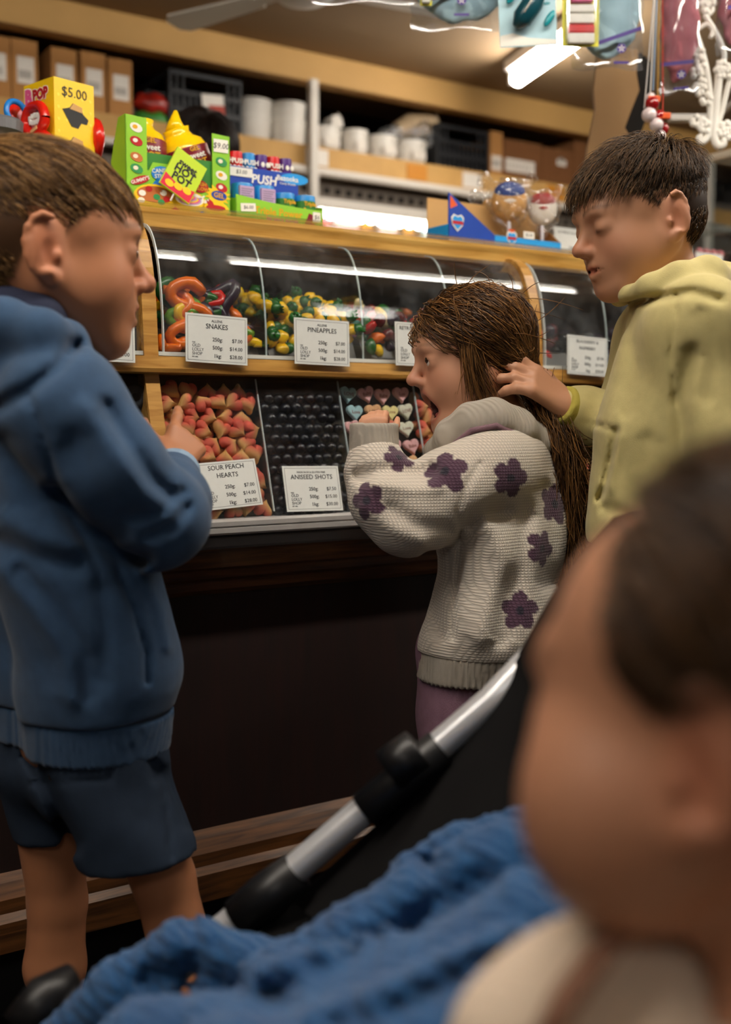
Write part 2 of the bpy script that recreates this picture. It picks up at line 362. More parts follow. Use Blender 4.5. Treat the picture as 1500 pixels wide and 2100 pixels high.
def sdf_obj(name, sd, res, m, parent, colfn=None, it=1, mtx=None, label=None):
    V, Q = sd.mesh(res); V = relax(V, Q, it)
    o = link_obj(name, mesh_np(name, V, Q, m, True, None if colfn is None else colfn(V)), parent)
    # vertices are in world space; bring them into the parent's space
    if parent is not None: o.matrix_local = bpy_fix[parent.name].inverted()
    if label: o['label'] = label
    return o
# ================================================================ materials
mat('ceiling_paint', '93795a', .8, var=.08, vscale=2)
mat('wall_paint', '54432f', .85, var=.15, vscale=3)
mat('dark_void', '17120e', .9, var=.2, vscale=4)
mat('floor_vinyl', '17120f', .45, var=.4, vscale=6)
mat('beam_paint', 'b58d52', .7, var=.06, vscale=5)
mat_wood('oak', '996a2c', 'bd9049', .35, (3, 40, 40), .3)
mat_wood('oak_deck', 'a87a36', 'cfa258', .25, (2, 30, 30), .5)
mat_wood('mould_wood', '40250f', '704622', .42, (3, 40, 40), .2)
mat_wood('panel_wood', '150705', '220c08', .55, (30, 30, 2), .05)
mat('toe_black', '0c0a09', .8)
mat('alu', 'b9b7b5', .4, metal=.35, var=.05, vscale=60)
mat('alu_dark', '6f6f72', .45, metal=.35)
mat_clear('acrylic', 'f8fafa', .028, .015, 1.3, 7.)
mat_clear('acrylic_lower', 'f6f8f9', .008, .02, 1., 5.)
mat_clear('clear_film', 'fafafa', .03, .1, .5, 30.)
mat('acrylic_edge', 'c9d2d2', .2, spec=.8)
mat('bin_dark', '2e2620', .35, spec=.5)
mat('paper', 'd9dcd8', .6)
mat('ink', '24262a', .6); mat('ink_grey', '55585c', .6)
mat('white_plastic', 'd8d4cc', .4, var=.04, vscale=8); mat('white_metal', 'cfcac2', .4)
mat('black_plastic', '14151a', .45); mat('white_paint', 'ece8df', .45)
# ================================================================ room shell
def shell(name, x0, x1, y0, y1, z0, z1, m):
    return MB().bx(x0, x1, y0, y1, z0, z1).build(name, m, None, CMat(0, 0, 0), kind='structure')
S0, S1, TB, TF = -2.4, 6.6, 2.95, 4.2          # s range, back wall at t=-TB, front wall at t=+TF (local y = -t)
CEIL = 2.3
shell('floor', S0, S1, -TF, TB, -.1, 0, 'floor_vinyl')
shell('ceiling', S0, S1, -TF, TB, CEIL, CEIL + .1, 'ceiling_paint')
shell('wall_back', S0, S1, TB, TB + .1, 0, CEIL, 'wall_paint')
shell('wall_front', S0, S1, -TF - .1, -TF, 0, CEIL, 'wall_paint')
shell('wall_left', S0 - .1, S0, -TF, TB, 0, CEIL, 'wall_paint')
shell('wall_right', S1, S1 + .1, -TF, TB, 0, CEIL, 'wall_paint')
MB().bx(S0, S1, 2.2, 2.27, 2.19, CEIL, bev=.004).build('trim_1', 'beam_paint', None, CMat(0, 0, 0), kind='structure', label='tan painted ceiling beam above the back shelves')
# ================================================================ display counter
ctr = empty('display_counter', CMat(0, 0, 0), 'long wooden lolly counter with curved clear front and aluminium rail', 'counter')
A0, A1 = -.9, 3.05
POSTS = [-.869, -.087, .695, 1.477, 2.259, 3.041]
TR, ZT = .085, 1.205                   # depth and top of the curved front
def arc(n_=10, off=0.):
    return [(-TR + (TR + off) * math.cos(a_) ** .75, .998 + (ZT - .998 + off) * math.sin(a_) ** .9) for a_ in [math.pi / 2 * i / n_ for i in range(n_ + 1)]]
def px(name, pts, m, s0=A0, s1=A1, par=ctr, label=None):
    o = MB().prism([(-t, z) for t, z in pts], s0, s1, 'x').build(name, m, par)
    if label: o['label'] = label
    return o
px('front_panel', [(-.005, .2), (-.005, .66), (-.03, .66), (-.03, .2)], 'panel_wood', label='dark red-brown wood front panel')
px('carcass', [(-.04, .14), (-.04, .74), (-.6, .74), (-.6, .14)], 'panel_wood')
px('kick_board', [(-.06, 0), (-.06, .15), (-.55, .15), (-.55, 0)], 'toe_black')
px('base_moulding', [(-.03, .14), (.03, .14), (.033, .185), (.022, .195), (.022, .215), (.008, .235), (-.005, .245), (-.03, .245)], 'mould_wood')
px('top_moulding', [(-.03, .625), (.0, .625), (.012, .634), (.014, .648), (.03, .655), (.036, .668), (.05, .674), (.052, .704), (-.03, .704)], 'mould_wood')
px('lower_rail', [(-.03, .704), (.062, .704), (.066, .708), (.066, .722), (.062, .726), (-.03, .726)], 'alu_dark')
px('front_rail', [(-.03, .727), (.08, .727), (.082, .73), (.082, .737), (.079, .738), (.079, .7395), (.082, .7405), (.082, .747), (.072, .7495), (.05, .7495), (-.03, .7495)], 'alu')
px('ledge', [(.004, .970), (.022, .972), (.024, .978), (.022, .996), (-.01, .998), (-.3, .998), (-.3, .970)], 'oak')
px('deck', [(-.085, 1.198), (-.078, 1.204), (-.076, 1.226), (-.084, 1.235), (-.55, 1.235), (-.55, 1.198)], 'oak_deck')
px('deck_cover', [(-.06, 1.2365), (-.06, 1.2395), (-.5, 1.2395), (-.5, 1.2365)], 'acrylic', s0=A0, s1=A1)
px('bin_back', [(-.36, .75), (-.36, 1.198), (-.375, 1.198), (-.375, .75)], 'bin_dark')
px('inner_floor', [(-.04, .75), (.04, .75), (.04, .756), (-.36, .756), (-.36, .75)], 'bin_dark')
LG = [(.06, .7495), (.002, .970)]       # lower glass line
for i, s in enumerate(POSTS):
    a_ = arc(10, .006); b_ = arc(10, -.02)
    pts = [(.066, .7495)] + [(.008, .968), (.008, .998)] + a_[1:] + [(-.12, 1.209), (-.12, 1.19)] + b_[::-1][1:] + [(-.02, .968), (.03, .7495)]
    px('post', pts, 'oak', s - .0115, s + .0115)
UB = [(-.087, .109), (.109, .304), (.304, .5), (.5, .695), (.695, .899), (.899, 1.087), (1.087, 1.275), (1.275, 1.477), (1.477, 1.672), (1.672, 1.868), (1.868, 2.063), (2.063, 2.259)]
for i in range(1, 5):
    s0, s1 = POSTS[i] + .0115, POSTS[i + 1] - .0115
    o_ = arc(14, .0); i_ = arc(14, -.003)
    px('curved_front', o_ + i_[::-1], 'acrylic', s0 + .012, s1 - .004, label='scratched clear curved acrylic front')
    bulge = [(a_[0] + .002, a_[1] + .001) for a_ in arc(14, .001)]
    px('front_edge', bulge + i_[::-1], 'acrylic_edge', s0 + .0105, s0 + .012)
    px('bottom_channel', [(.004, .998), (.004, 1.004), (-.008, 1.004), (-.008, .998)], 'acrylic_edge', s0, s1)
    px('lower_glass', [LG[0], LG[1], (LG[1][0] - .004, LG[1][1]), (LG[0][0] - .004, LG[0][1])], 'acrylic_lower', s0, s1, label='clear lower front pane')
for i, (a_, b_) in enumerate(UB):
    if min(abs(b_ - p_) for p_ in POSTS) < .01 or not -.1 < b_ < 2.3: continue
    prof = [(t - .004, z - .003) for t, z in arc(14)]
    px('divider', [(-.34, 1.0)] + prof + [(-.34, 1.198)], 'acrylic', b_ - .0015, b_ + .0015)
    inner = [(t - .0058, z - .0045) for t, z in arc(14)]
    px('divider_edge', prof + inner[::-1], 'acrylic_edge', b_ - .0013, b_ + .0013)
LB = [.706, .879, 1.035, 1.192, 1.345, 1.466]
for s in [.1, .25, .4, .55, .879, 1.035, 1.192, 1.345, 1.63, 1.79, 1.94, 2.1]:
    px('lower_divider', [(.05, .757), (-.008, .968), (-.06, .968), (-.01, .757)], 'acrylic', s - .001, s + .001)
    px('lower_divider_edge', [(.0545, .757), (-.0045, .966), (-.0075, .966), (.051, .757)], 'acrylic_edge', s - .0008, s + .0008)
px('lower_bed', [(.014, .757), (-.043, .968), (-.06, .968), (0., .757)], 'bin_dark', .0, 2.3)
# ================================================================ lamps of the shop and an added fill panel
mat_emit('tube_glow', TUBE_COL, TUBE_W); mat('lamp_body', 'dedad2', .4)
mat_emit('strip_glow', (1., .95, .86), 16.)
def tube_lamp(c, d, L_, label, r=.028):
    d = Vector(d).normalized(); o = empty('ceiling_light', Matrix.Translation(Vector(c)) @ Matrix.Rotation(math.atan2(d.y, d.x), 4, 'Z'), label, 'lamp', 'ceiling tube lights')
    MB().bx(-L_ / 2 - .03, L_ / 2 + .03, -.045, .045, -.012, .03, bev=.006).build('batten', 'lamp_body', o)
    MB().tube([(-L_ / 2, 0, -.044), (L_ / 2, 0, -.044)], r, 12).build('tube', 'tube_glow', o, smooth=True)
    for s in (-1, 1): MB().bx(s * (L_ / 2) - .012 + s * .012, s * (L_ / 2) + .012 + s * .012, -.03, .03, -.065, -.012, bev=.005).build('lamp_holder', 'lamp_body', o)
    return o
for i, s in enumerate((-.74, .74, 2.22, 3.7)):
    tube_lamp(C(s, .83, CEIL - .032), U, 1.37, ['ceiling tube light over the customers, behind the boy in blue', 'ceiling tube light over the girl and the boy in blue', 'ceiling tube light over the boy in the yellow hoodie', 'ceiling tube light over the far end of the counter'][i])
mat_emit('panel_glow', (1., .95, .88), 7.)
for i, (s, t) in enumerate(((3.15, 3.3), (-.9, 3.0))):  # right panel gives the oval glass reflection; left one is added for ambient fill
    o = empty('panel_light', CMat(s, t, CEIL - .001), ['square ceiling panel light near the shop front, right', 'square ceiling panel added for ambient fill near the shop front, left'][i], 'lamp', 'ceiling panel lights')
    MB().bx(-.33, .33, -.33, .33, -.03, 0, bev=.004).build('frame', 'lamp_body', o); MB().bx(-.3, .3, -.3, .3, -.034, -.0305).build('diffuser', 'panel_glow', o)
a_, b_ = W(1062, 118, 4.55), W(1190, 15, 4.05); a_[2] = b_[2] = CEIL - .032; d_ = b_ - a_
tube_lamp((a_ + b_) / 2 + d_ * .15, d_, float(np.linalg.norm(d_)) * 1.3, 'bright tube light in view on the ceiling behind the hanging cards', .028)
# ================================================================ sweets
def jit(a_): return random.uniform(-a_, a_)
def rot_any(): return Matrix.Rotation(random.uniform(0, 6.28), 4, 'Z') @ Matrix.Rotation(random.uniform(0, 3.1), 4, 'X') @ Matrix.Rotation(random.uniform(0, 6.28), 4, 'Y')
mat('sugar_peach', 'c98a4e', .55, sss=.15, bump=.5, bscale=1500, attr='Col')
mat('aniseed', '0b0c16', .28, spec=.6, bump=.2, bscale=400)
for n_, c_ in dict(g_yellow='e8b80c', g_green='1d5a22', g_orange='d8660a', g_red='b5140c', g_purple='2b1a2c', g_lime='5a8a14', g_pink='d98a8a', g_cream='e6d3a4', g_black='0a0809', g_darkred='5a0c10', g_teal='3f8f86').items():
    mat(n_, c_, .25, sss=.2, spec=.6)
for n_, c_ in dict(h_blue='9fc0c4', h_pink='e0a9a8', h_peach='e2ad7c', h_yellow='e0cf8c', h_white='d9d6c0', h_coral='dc7a62').items():
    mat(n_, c_, .75, var=.04, vscale=200)
mat('heart_print', '7d3b30', .8)
def heart_pts(w, n_=22):
    pts = []
    for i in range(n_):
        a_ = 2 * math.pi * i / n_; x = 16 * math.sin(a_) ** 3; y = 13 * math.cos(a_) - 5 * math.cos(2 * a_) - 2 * math.cos(3 * a_) - math.cos(4 * a_); pts.append((x / 32 * w, (y + 2.5) / 32 * w))
    return pts
def heart_mesh(name, w, th, m, gradient=False, seg=26):
    "plump heart in the x-y plane"
    out = heart_pts(w, seg); V = []; Fc = []
    lv = [(.0, -1.), (.35, -.97), (.65, -.84), (.86, -.58), (1., 0.), (.86, .58), (.65, .84), (.35, .97), (0., 1.)] if gradient else [(0, -1.), (.86, -1.), (1., -.7), (1., .7), (.86, 1.), (0, 1.)]
    for k, h_ in lv: V += [(x * k, y * k, h_ * th / 2) for x, y in out]
    n_ = seg
    for i in range(len(lv) - 1): Fc += [(i * n_ + j, i * n_ + (j + 1) % n_, (i + 1) * n_ + (j + 1) % n_, (i + 1) * n_ + j) for j in range(n_)]
    V = np.array(V); cols = None
    if gradient:
        t = np.clip((V[:, 0] * .5 + V[:, 1] * .86) / (w * .55) + .5, 0, 1)[:, None]; t = t * t * (3 - 2 * t)
        cols = np.array(hexc('d9a964')) * (1 - t) + np.array(hexc('cf5440')) * t
    return mesh_np(name, V, np.array(Fc), m, gradient, cols)
def bedpt(s, v, d):
    "point behind the lower pane: v up the pane, d behind it"
    t0, z0 = LG[0]; t1, z1 = LG[1]; L_ = math.hypot(t1 - t0, z1 - z0); e = ((t1 - t0) / L_, (z1 - z0) / L_); nn = (-e[1], e[0])  # inwards and up
    return C(s, t0 + e[0] * v + nn[0] * d, z0 + e[1] * v + nn[1] * d)
LEAN = math.atan2(.058, .2205)
def bedmat(s, v, d, spin=0., tilt=(0, 0)):
    # local: x along counter, y up the pane, z out through the pane
    m = CM @ Matrix.Rotation(math.pi / 2 - LEAN, 4, 'X'); m = m @ Matrix.Rotation(tilt[0], 4, 'X') @ Matrix.Rotation(tilt[1], 4, 'Y') @ Matrix.Rotation(spin, 4, 'Z'); m.translation = Vector(bedpt(s, v, d)); return m
# sour peach hearts
hm = [heart_mesh('peach_heart', .034 * q, .018, 'sugar_peach', True) for q in (1., .94, 1.06)]
def peach(s0, s1, v1, lab, grp):
    for dd, v in ((.031, .026), (.015, .016)): peach_layer(s0, s1, v1, lab, grp, dd, v)
def peach_layer(s0, s1, v1, lab, grp, dd, v):
    r = 0
    while v < v1:
        s = s0 + .017 + (r % 2) * .014
        while s < s1 - .012:
            link_obj('peach_heart', random.choice(hm), None, bedmat(s + jit(.003), v + jit(.003), dd + .004 * (r % 2) + jit(.002), random.uniform(0, 6.28), (jit(.35), jit(.35))), label=lab, cat='candy', group=grp)
            s += .0285
        v += .0212; r += 1
peach(.706, .879, .212, 'sugared peach and red gummy heart in the bin behind the sour peach hearts sign', 'sour peach hearts')
peach(1.192, 1.345, .2, 'sugared gummy heart in the bin right of the pastel conversation hearts', 'gummy hearts beside the conversation hearts')
peach_layer(1.51, 1.63, .2, 'gummy heart in the lower bin under the blackberry sign', 'gummy hearts under the blackberry sign', .015, .016)
# aniseed balls
bm_ = MB().ball((0, 0, 0), (.0093, .0093, .0088), 14, 9); am = bm_.mesh('aniseed_ball', 'aniseed', True)
v = .011; r = 0
while v < .212:
    s = .879 + .012 + (r % 2) * .0096
    while s < 1.027:
        link_obj('aniseed_ball', am, None, bedmat(s + jit(.0012), v + jit(.001), .0145 + jit(.003), jit(3), (jit(1), jit(1))), label='dark blue-black aniseed ball in the bin behind the aniseed shots sign', cat='candy', group='aniseed balls')
        s += .0193
    v += .0168; r += 1
# conversation hearts
cols_ = ['h_blue', 'h_pink', 'h_peach', 'h_yellow', 'h_white', 'h_coral']
cmesh = {c_: heart_mesh('conversation_heart', .031, .009, c_, False) for c_ in cols_}
words = ['LOVE', 'Love', 'LOVE', 'Baby', 'Babe', 'Luv', 'I Do', 'Love']
want = {(6, 0): 'h_blue', (6, 1): 'h_pink', (6, 2): 'h_pink', (6, 3): 'h_pink', (5, 0): 'h_blue', (5, 1): 'h_peach', (5, 2): 'h_yellow', (5, 3): 'h_white', (4, 0): 'h_pink', (4, 1): 'h_peach', (4, 2): 'h_coral', (4, 3): 'h_white', (3, 0): 'h_peach', (3, 2): 'h_pink', (3, 3): 'h_pink', (2, 3): 'h_peach', (2, 0): 'h_coral', (1, 3): 'h_coral'}
nm_ = dict(h_blue='pale blue', h_pink='pale pink', h_peach='peach', h_yellow='pale yellow', h_white='off-white', h_coral='coral')
for r in range(7):
    for c_ in range(4):
        k_ = want.get((r, c_), random.choice(cols_)); w_ = words[(r * 3 + c_) % 8]; ordn = ['bottom', 'second', 'third', 'fourth', 'fifth', 'sixth', 'top'][r]
        o = link_obj('conversation_heart', cmesh[k_], None, bedmat(1.035 + .021 + c_ * .0365 + (r % 2) * .008 + jit(.002), .02 + r * .0305 + jit(.002), .014 + jit(.002), jit(.25), (jit(.12), jit(.12))), label=f'{nm_[k_]} conversation heart, {ordn} row from below, {["first", "second", "third", "fourth"][c_]} from the aniseed balls', cat='candy', group='pastel conversation hearts')
        text(w_, .0085, 'heart_print', o, 0, -.001, .0046, bold=.01)
# liquorice rings
lm = MB(); n1, n2 = 20, 10
V = [((.013 + .0065 * math.cos(b_)) * math.cos(a_), (.013 + .0065 * math.cos(b_)) * math.sin(a_), .0065 * math.sin(b_)) for a_ in [6.2832 * i / n1 for i in range(n1)] for b_ in [6.2832 * j / n2 for j in range(n2)]]
ring = mesh_np('liquorice_ring', np.array(V), np.array([(i * n2 + j, ((i + 1) % n1) * n2 + j, ((i + 1) % n1) * n2 + (j + 1) % n2, i * n2 + (j + 1) % n2) for i in range(n1) for j in range(n2)]), mat('liquorice', '15161c', .6, bump=.6, bscale=900))
for r in range(6):
    for c_ in range(4):
        link_obj('liquorice_ring', ring, None, bedmat(.56 + c_ * .037 + (r % 2) * .008 - .005, .022 + r * .035 + jit(.003), .02 + jit(.003), jit(3), (jit(.6), jit(.6))), label='black sugared liquorice ring in the lower bin left of the wooden post', cat='candy', group='liquorice rings')
# ---- upper bins: heaps behind the curved front
def front_t(z):
    zz = min(max((z - .998) / (ZT - .998), 0), .999); a_ = math.asin(zz ** (1 / .9)); return -TR + TR * math.cos(a_) ** .75
def heap(s0, s1, d, top=.1, n_max=110, shell_=.03):
    pts = []; tries = 0
    while tries < 16000 and len(pts) < n_max:
        tries += 1
        s = random.uniform(s0 + d * .5, s1 - d * .5); t = random.uniform(-.2, 0); z = random.uniform(1.003 + d * .45, 1.0 + top + .03)
        zt = 1.0 + top * (.72 + .28 * min(1, -t / .12)) + .012 * math.sin(s * 50) - d * .3
        if z > zt or t > front_t(z) - d * .55 - .004: continue
        if zt - z > shell_ and front_t(z) - t > shell_ + d * .5: continue
        if any((s - q[0]) ** 2 + (t - q[1]) ** 2 + (z - q[2]) ** 2 < (d * .86) ** 2 for q in pts): continue
        pts.append((s, t, z))
    return pts
def heap_core(s0, s1, top, m, name):
    px(name, [(-.012, 1.0), (-.03, 1.0 + top * .45), (-.08, 1.0 + top * .62), (-.2, 1.0 + top * .8), (-.34, 1.0 + top * .8), (-.34, 1.0)], m, s0 + .004, s1 - .004)
# pineapples: yellow body with a green leaf end
def blob(name, r, m, seed, squash=(1, 1, 1), lump=.12):
    rr = random.Random(seed); b_ = MB().ball((0, 0, 0), 1., 10, 7); ph = [rr.uniform(0, 6) for _ in range(6)]
    V = []
    for x, y, z in b_.v:
        k = 1 + lump * (math.sin(3 * x + ph[0]) * math.sin(3 * y + ph[1]) + .6 * math.sin(5 * z + ph[2])); V.append((x * r * squash[0] * k, y * r * squash[1] * k, z * r * squash[2] * k))
    b_.v = V; return b_.mesh(name, m, True)
pb = [blob('pineapple_body', .0118, 'g_yellow', i, (1, .8, 1.05)) for i in range(4)]
def leafmesh():
    m_ = MB(); m_.lathe([(.005, 0), (.0095, .002), (.0105, .008), (.0085, .014), (.004, .016)], 9)
    for k in range(3): m_.tube([(.004 * (k - 1), 0, .012), (.0065 * (k - 1), 0, .021)], [.004, .0012], 5)
    return m_.mesh('leaf_end', 'g_green', True)
lf = leafmesh()
heap_core(.905, 1.083, .09, 'bin_dark', 'heap_core')
for p_ in heap(.905, 1.083, .0225, .112, 170):
    o = link_obj('pineapple_candy', random.choice(pb), None, Matrix.Translation(Vector(C(*p_))) @ rot_any(), label='yellow and green pineapple gummy in the bin behind the pineapples sign', cat='candy', group='pineapple gummies')
    link_obj('leaf_end', lf, o, Matrix.Translation((0, 0, .006)))
# snakes
snake_c = ['g_orange', 'g_red', 'g_green', 'g_yellow', 'g_purple', 'g_orange', 'g_lime', 'g_purple', 'g_green', 'g_orange']
cn = dict(g_orange='orange', g_red='red', g_green='dark green', g_yellow='yellow', g_purple='dark purple', g_lime='lime green')
heap_core(.715, .895, .07, 'bin_dark', 'heap_core')
def snake(s, t, z, L_, yaw, bend, c_, lab, r=.0075):
    b_ = MB(); pts = []; x = y = 0; a_ = yaw; n_ = 18
    for i in range(n_):
        pts.append((x, y, .007 * math.sin(i * .5 + yaw))); a_ += bend * math.sin(i * .42 + yaw); x += math.cos(a_) * L_ / n_; y += math.sin(a_) * L_ / n_
    mx = sum(p_[0] for p_ in pts) / n_; my = sum(p_[1] for p_ in pts) / n_
    ct = front_t(z) - .016
    Pw = []
    for p_ in pts:
        ss = min(max(s + p_[0] - mx, .722), .888); dz = (p_[1] - my) * .75; zz = min(max(z + dz, 1.011), 1.108 + .012 * math.sin(ss * 60)); tt = min(t + p_[2] - .25 * dz, front_t(zz) - .014)
        Pw.append((ss, -tt, zz))
    rr = [r * (.55 + .45 * min(1, i / 3)) if i < n_ - 3 else r * (1.15 - .1 * (i - n_ + 3)) for i in range(n_)]
    b_.tube(Pw, rr, 9)
    return b_.build('gummy_snake', c_, None, CMat(0, 0, 0), True, label=lab, cat='candy', group='gummy snakes')
for i in range(34):
    c_ = snake_c[i % 10]; lay = i / 34
    if i < 20: t_, z_ = -.012 - .012 * (i % 3), 1.015 + .085 * ((i * 7) % 20) / 20
    else: t_, z_ = -.04 - .011 * (i - 20), 1.085 + .014 * ((i * 5) % 14) / 14
    snake(.745 + .115 * ((i * 11) % 34) / 34, t_, z_, random.uniform(.1, .17), random.uniform(0, 6.28), random.uniform(.3, .75), c_, f'{cn[c_]} gummy snake in the heap behind the snakes sign')
snake(.775, -.02, 1.085, .2, 0.3, .55, 'g_orange', 'big orange gummy snake looped on top of the snake heap', .0095)
snake(.765, -.016, 1.035, .17, 1.3, .6, 'g_orange', 'orange gummy snake curled beside the left edge of the snakes sign', .0085)
snake(.845, -.03, 1.095, .2, 2.8, .4, 'g_purple', 'long dark purple gummy snake trailing over the right of the heap', .009)
# mixed sweets
mix = ['g_pink', 'g_darkred', 'g_orange', 'g_cream', 'g_yellow', 'g_red', 'g_teal', 'g_purple', 'g_green']
mxm = {c_: [blob('mixed_sweet', .0115, c_, 20 + i, sq) for i, sq in enumerate([(1, 1, 1), (1.3, .8, .7), (.9, 1.25, .8)])] for c_ in mix}
mn = dict(g_pink='pink', g_darkred='dark red', g_orange='orange', g_cream='cream', g_yellow='yellow', g_red='red', g_teal='teal', g_purple='dark purple', g_green='dark green')
for a_, b_, lab in ((1.091, 1.271, 'behind the retro sign'), (1.279, 1.462, 'between the retro sign and the wooden post')):
    heap_core(a_, b_, .085, 'bin_dark', 'heap_core')
    for p_ in heap(a_, b_, .0225, .105, 130):
        c_ = random.choice(mix); link_obj('mixed_sweet', random.choice(mxm[c_]), None, Matrix.Translation(Vector(C(*p_))) @ rot_any(), label=f'{mn[c_]} gummy sweet in the mixed bin {lab}', cat='candy', group=f'mixed sweets {lab}')
bb = {c_: blob('berry', .0135, c_, 40, (1, 1, .9), .06) for c_ in ('g_black', 'g_darkred', 'g_red', 'g_purple')}
for a_, b_ in ((1.493, 1.668), (1.676, 1.864)):
    heap_core(a_, b_, .07, 'bin_dark', 'heap_core')
    for p_ in heap(a_, b_, .027, .088, 46):
        c_ = random.choice(['g_black', 'g_darkred', 'g_red', 'g_black', 'g_purple']); link_obj('berry_candy', bb[c_], None, Matrix.Translation(Vector(C(*p_))) @ rot_any(), label=('black' if c_ in ('g_black', 'g_purple') else 'red') + ' berry candy in the bins of the right-hand bay', cat='candy', group='blackberries and raspberries')
# red strips in the left bay
heap_core(.5, .68, .08, 'bin_dark', 'heap_core')
for i in range(26):
    s = random.uniform(.52, .668); z = 1.012 + .088 * i / 26; t_ = front_t(z) - .016; a_ = random.uniform(.5, 1.3); L_ = .028
    p0 = [s - L_ * math.cos(a_), -t_ + .006, z - .004]; p1 = [min(s + L_ * math.cos(a_) * .4, .675), -t_ + .004, min(z + L_ * math.sin(a_), 1.1)]; mid = [(p0[0] + p1[0]) / 2 + .004, -t_ + .012, (p0[2] + p1[2]) / 2 + .006]
    MB().tube([p0, mid, p1], [.0065, .008, .0065], 8).build('red_jelly_strip', 'g_red', None, CMat(0, 0, 0), True, label='red jelly strip in the upper bin left of the wooden post', cat='candy', group='red jelly strips')
# ================================================================ price signs
def sign(mtx, title, top='', prices=('$7.00', '$14.00', '$28.00'), label='', w=.105, h=.074, title2='', faded=False, tx=0., rows=True, tsize=.0088):
    o = MB().box((0, 0, 0), (w / 2, h / 2, .0005)).build('price_sign', 'paper', None, mtx, label=label, cat='sign')
    b_ = MB(); e = .0032
    for x0, x1, y0, y1 in ((-w / 2 + e, w / 2 - e, h / 2 - e - .0005, h / 2 - e), (-w / 2 + e, w / 2 - e, -h / 2 + e, -h / 2 + e + .0005), (-w / 2 + e, -w / 2 + e + .0005, -h / 2 + e, h / 2 - e), (w / 2 - e - .0005, w / 2 - e, -h / 2 + e, h / 2 - e)): b_.bx(x0, x1, y0, y1, .0005, .0007)
    b_.build('border_line', 'ink_grey', o)
    MB().add([(-w / 2 - .003, -h / 2 - .004, .0011), (w / 2 + .003, -h / 2 - .004, .0011), (w / 2 + .003, h / 2 + .003, .0011), (-w / 2 - .003, h / 2 + .003, .0011)], [(0, 1, 2, 3)]).build('plastic_sleeve', 'clear_film', o)
    ink = 'ink_grey' if faded else 'ink'
    if top: text(top, .0042 if len(top) > 10 else .0055, ink, o, tx, h / 2 - .0115, .0007)
    y = h / 2 - (.0215 if top else .013)
    if title: text(title, tsize if not top else .0108, ink, o, tx, y, .0007, bold=.004)
    if title2: text(title2, tsize, ink, o, tx, y - .0125, .0007, bold=.004); y -= .008
    if rows:
        for k, (q, p_) in enumerate(zip(('250g:', '500g:', '1kg:'), prices)):
            yy = -.0015 - k * .0125 - (.0005 if title2 else 0) - (0.002 if not title2 else .004); text(q, .0082, ink, o, .001, yy, .0007, align='RIGHT' if False else 'CENTER', bold=.008); text(p_, .0082, ink, o, w / 2 - .0085, yy, .0007, align='RIGHT')
        for k, q in enumerate(('OLD', 'LOLLY', 'SHOP')): text(q, .0068, 'ink_grey', o, -w / 2 + .0105, -.0135 - k * .0062, .0007, align='LEFT')
        text('THE', .003, 'ink_grey', o, -w / 2 + .0105, -.0078, .0007, align='LEFT'); text('EST 1882', .0026, 'ink_grey', o, -w / 2 + .0105, -.0295, .0007, align='LEFT')
    return o
def up_sign(px_, py_, roll=0., lean=.06, t=.0275):
    s, z = CI(px_, py_, t); m = CMat(s, t, z) @ Matrix.Rotation(math.pi / 2 - lean, 4, 'X') @ Matrix.Rotation(roll, 4, 'Z'); return m
def low_sign(px_, py_, roll=0.):
    best = None
    for v in np.linspace(.03, .2, 60):
        t0, z0 = LG[0]; t1, z1 = LG[1]; q = v / .228; t = t0 + (t1 - t0) * q; s, z = CI(px_, py_, t); e = abs(z - (z0 + (z1 - z0) * q))
        if best is None or e < best[0]: best = (e, s, v)
    return bedmat(best[1], best[2], -.003, roll)
sign(up_sign(206, 688, -.02), '', label='price card in the left bay beside the red strips, half behind the boy')
sign(up_sign(445, 696, -.035), 'SNAKES', 'ALLENS', label='white price card reading SNAKES')
sign(up_sign(661, 702, -.02), 'PINEAPPLES', 'ALLENS', label='white price card reading PINEAPPLES')
sign(up_sign(862, 707, -.01), 'RETRO', '', label='white price card reading RETRO, half hidden by the girl', tx=-.03)
sign(up_sign(1205, 730, -.04), 'BLACKBERRY &', '', title2='RASPBERRY', label='faded white price card reading BLACKBERRY & RASPBERRY', faded=True, tsize=.0085)
sign(low_sign(468, 996, .06), 'SOUR PEACH', '', title2='HEARTS', label='white price card reading SOUR PEACH HEARTS on the lower pane', tsize=.0105)
sign(low_sign(640, 1002, -.02), 'ANISEED SHOTS', 'MADE IN SA & GLUTEN FREE', ('$7.50', '$15.00', '$30.00'), label='white price card reading ANISEED SHOTS on the lower pane')
# ================================================================ back shelving
mat('cardboard', 'a5743f', .8, var=.06, vscale=20); mat('cardboard_dark', '6e4522', .8, var=.06, vscale=20); mat('cardboard_edge', 'c59a62', .8)
mat('label_white', 'd5cfc6', .6, var=.1, vscale=300); mat('shelf_white', 'c9c2b8', .5); mat('shelf_grey', '6f655b', .6, var=.1, vscale=30); mat('shelf_tan', 'b88f52', .7, var=.1, vscale=12)
mat('label_orange', 'b87716', .6); mat('crate_black', '15171c', .5); mat('snack_red', '8a1c12', .35, var=.5, vscale=30); mat('snack_green', '2f7a2a', .35, var=.3, vscale=30)
mat('print_grey', '8d8780', .7)
shf = empty('shelving_unit', CMat(0, 0, 0), 'white metal back-wall shelving with a tan shelf under the ceiling beam', 'shelf')
def sx(name, y0, y1, z0, z1, m, s0=-.6, s1=5.8, par=None, bev=0.): return MB().bx(s0, s1, y0, y1, z0, z1, bev).build(name, m, par or shf)
sx('shelf_board', 2.22, 2.93, 1.925, 1.955, 'shelf_tan'); sx('shelf_front', 2.215, 2.235, 1.872, 1.955, 'shelf_tan'); sx('shelf_lip', 2.19, 2.235, 1.848, 1.872, 'shelf_white', bev=.004)
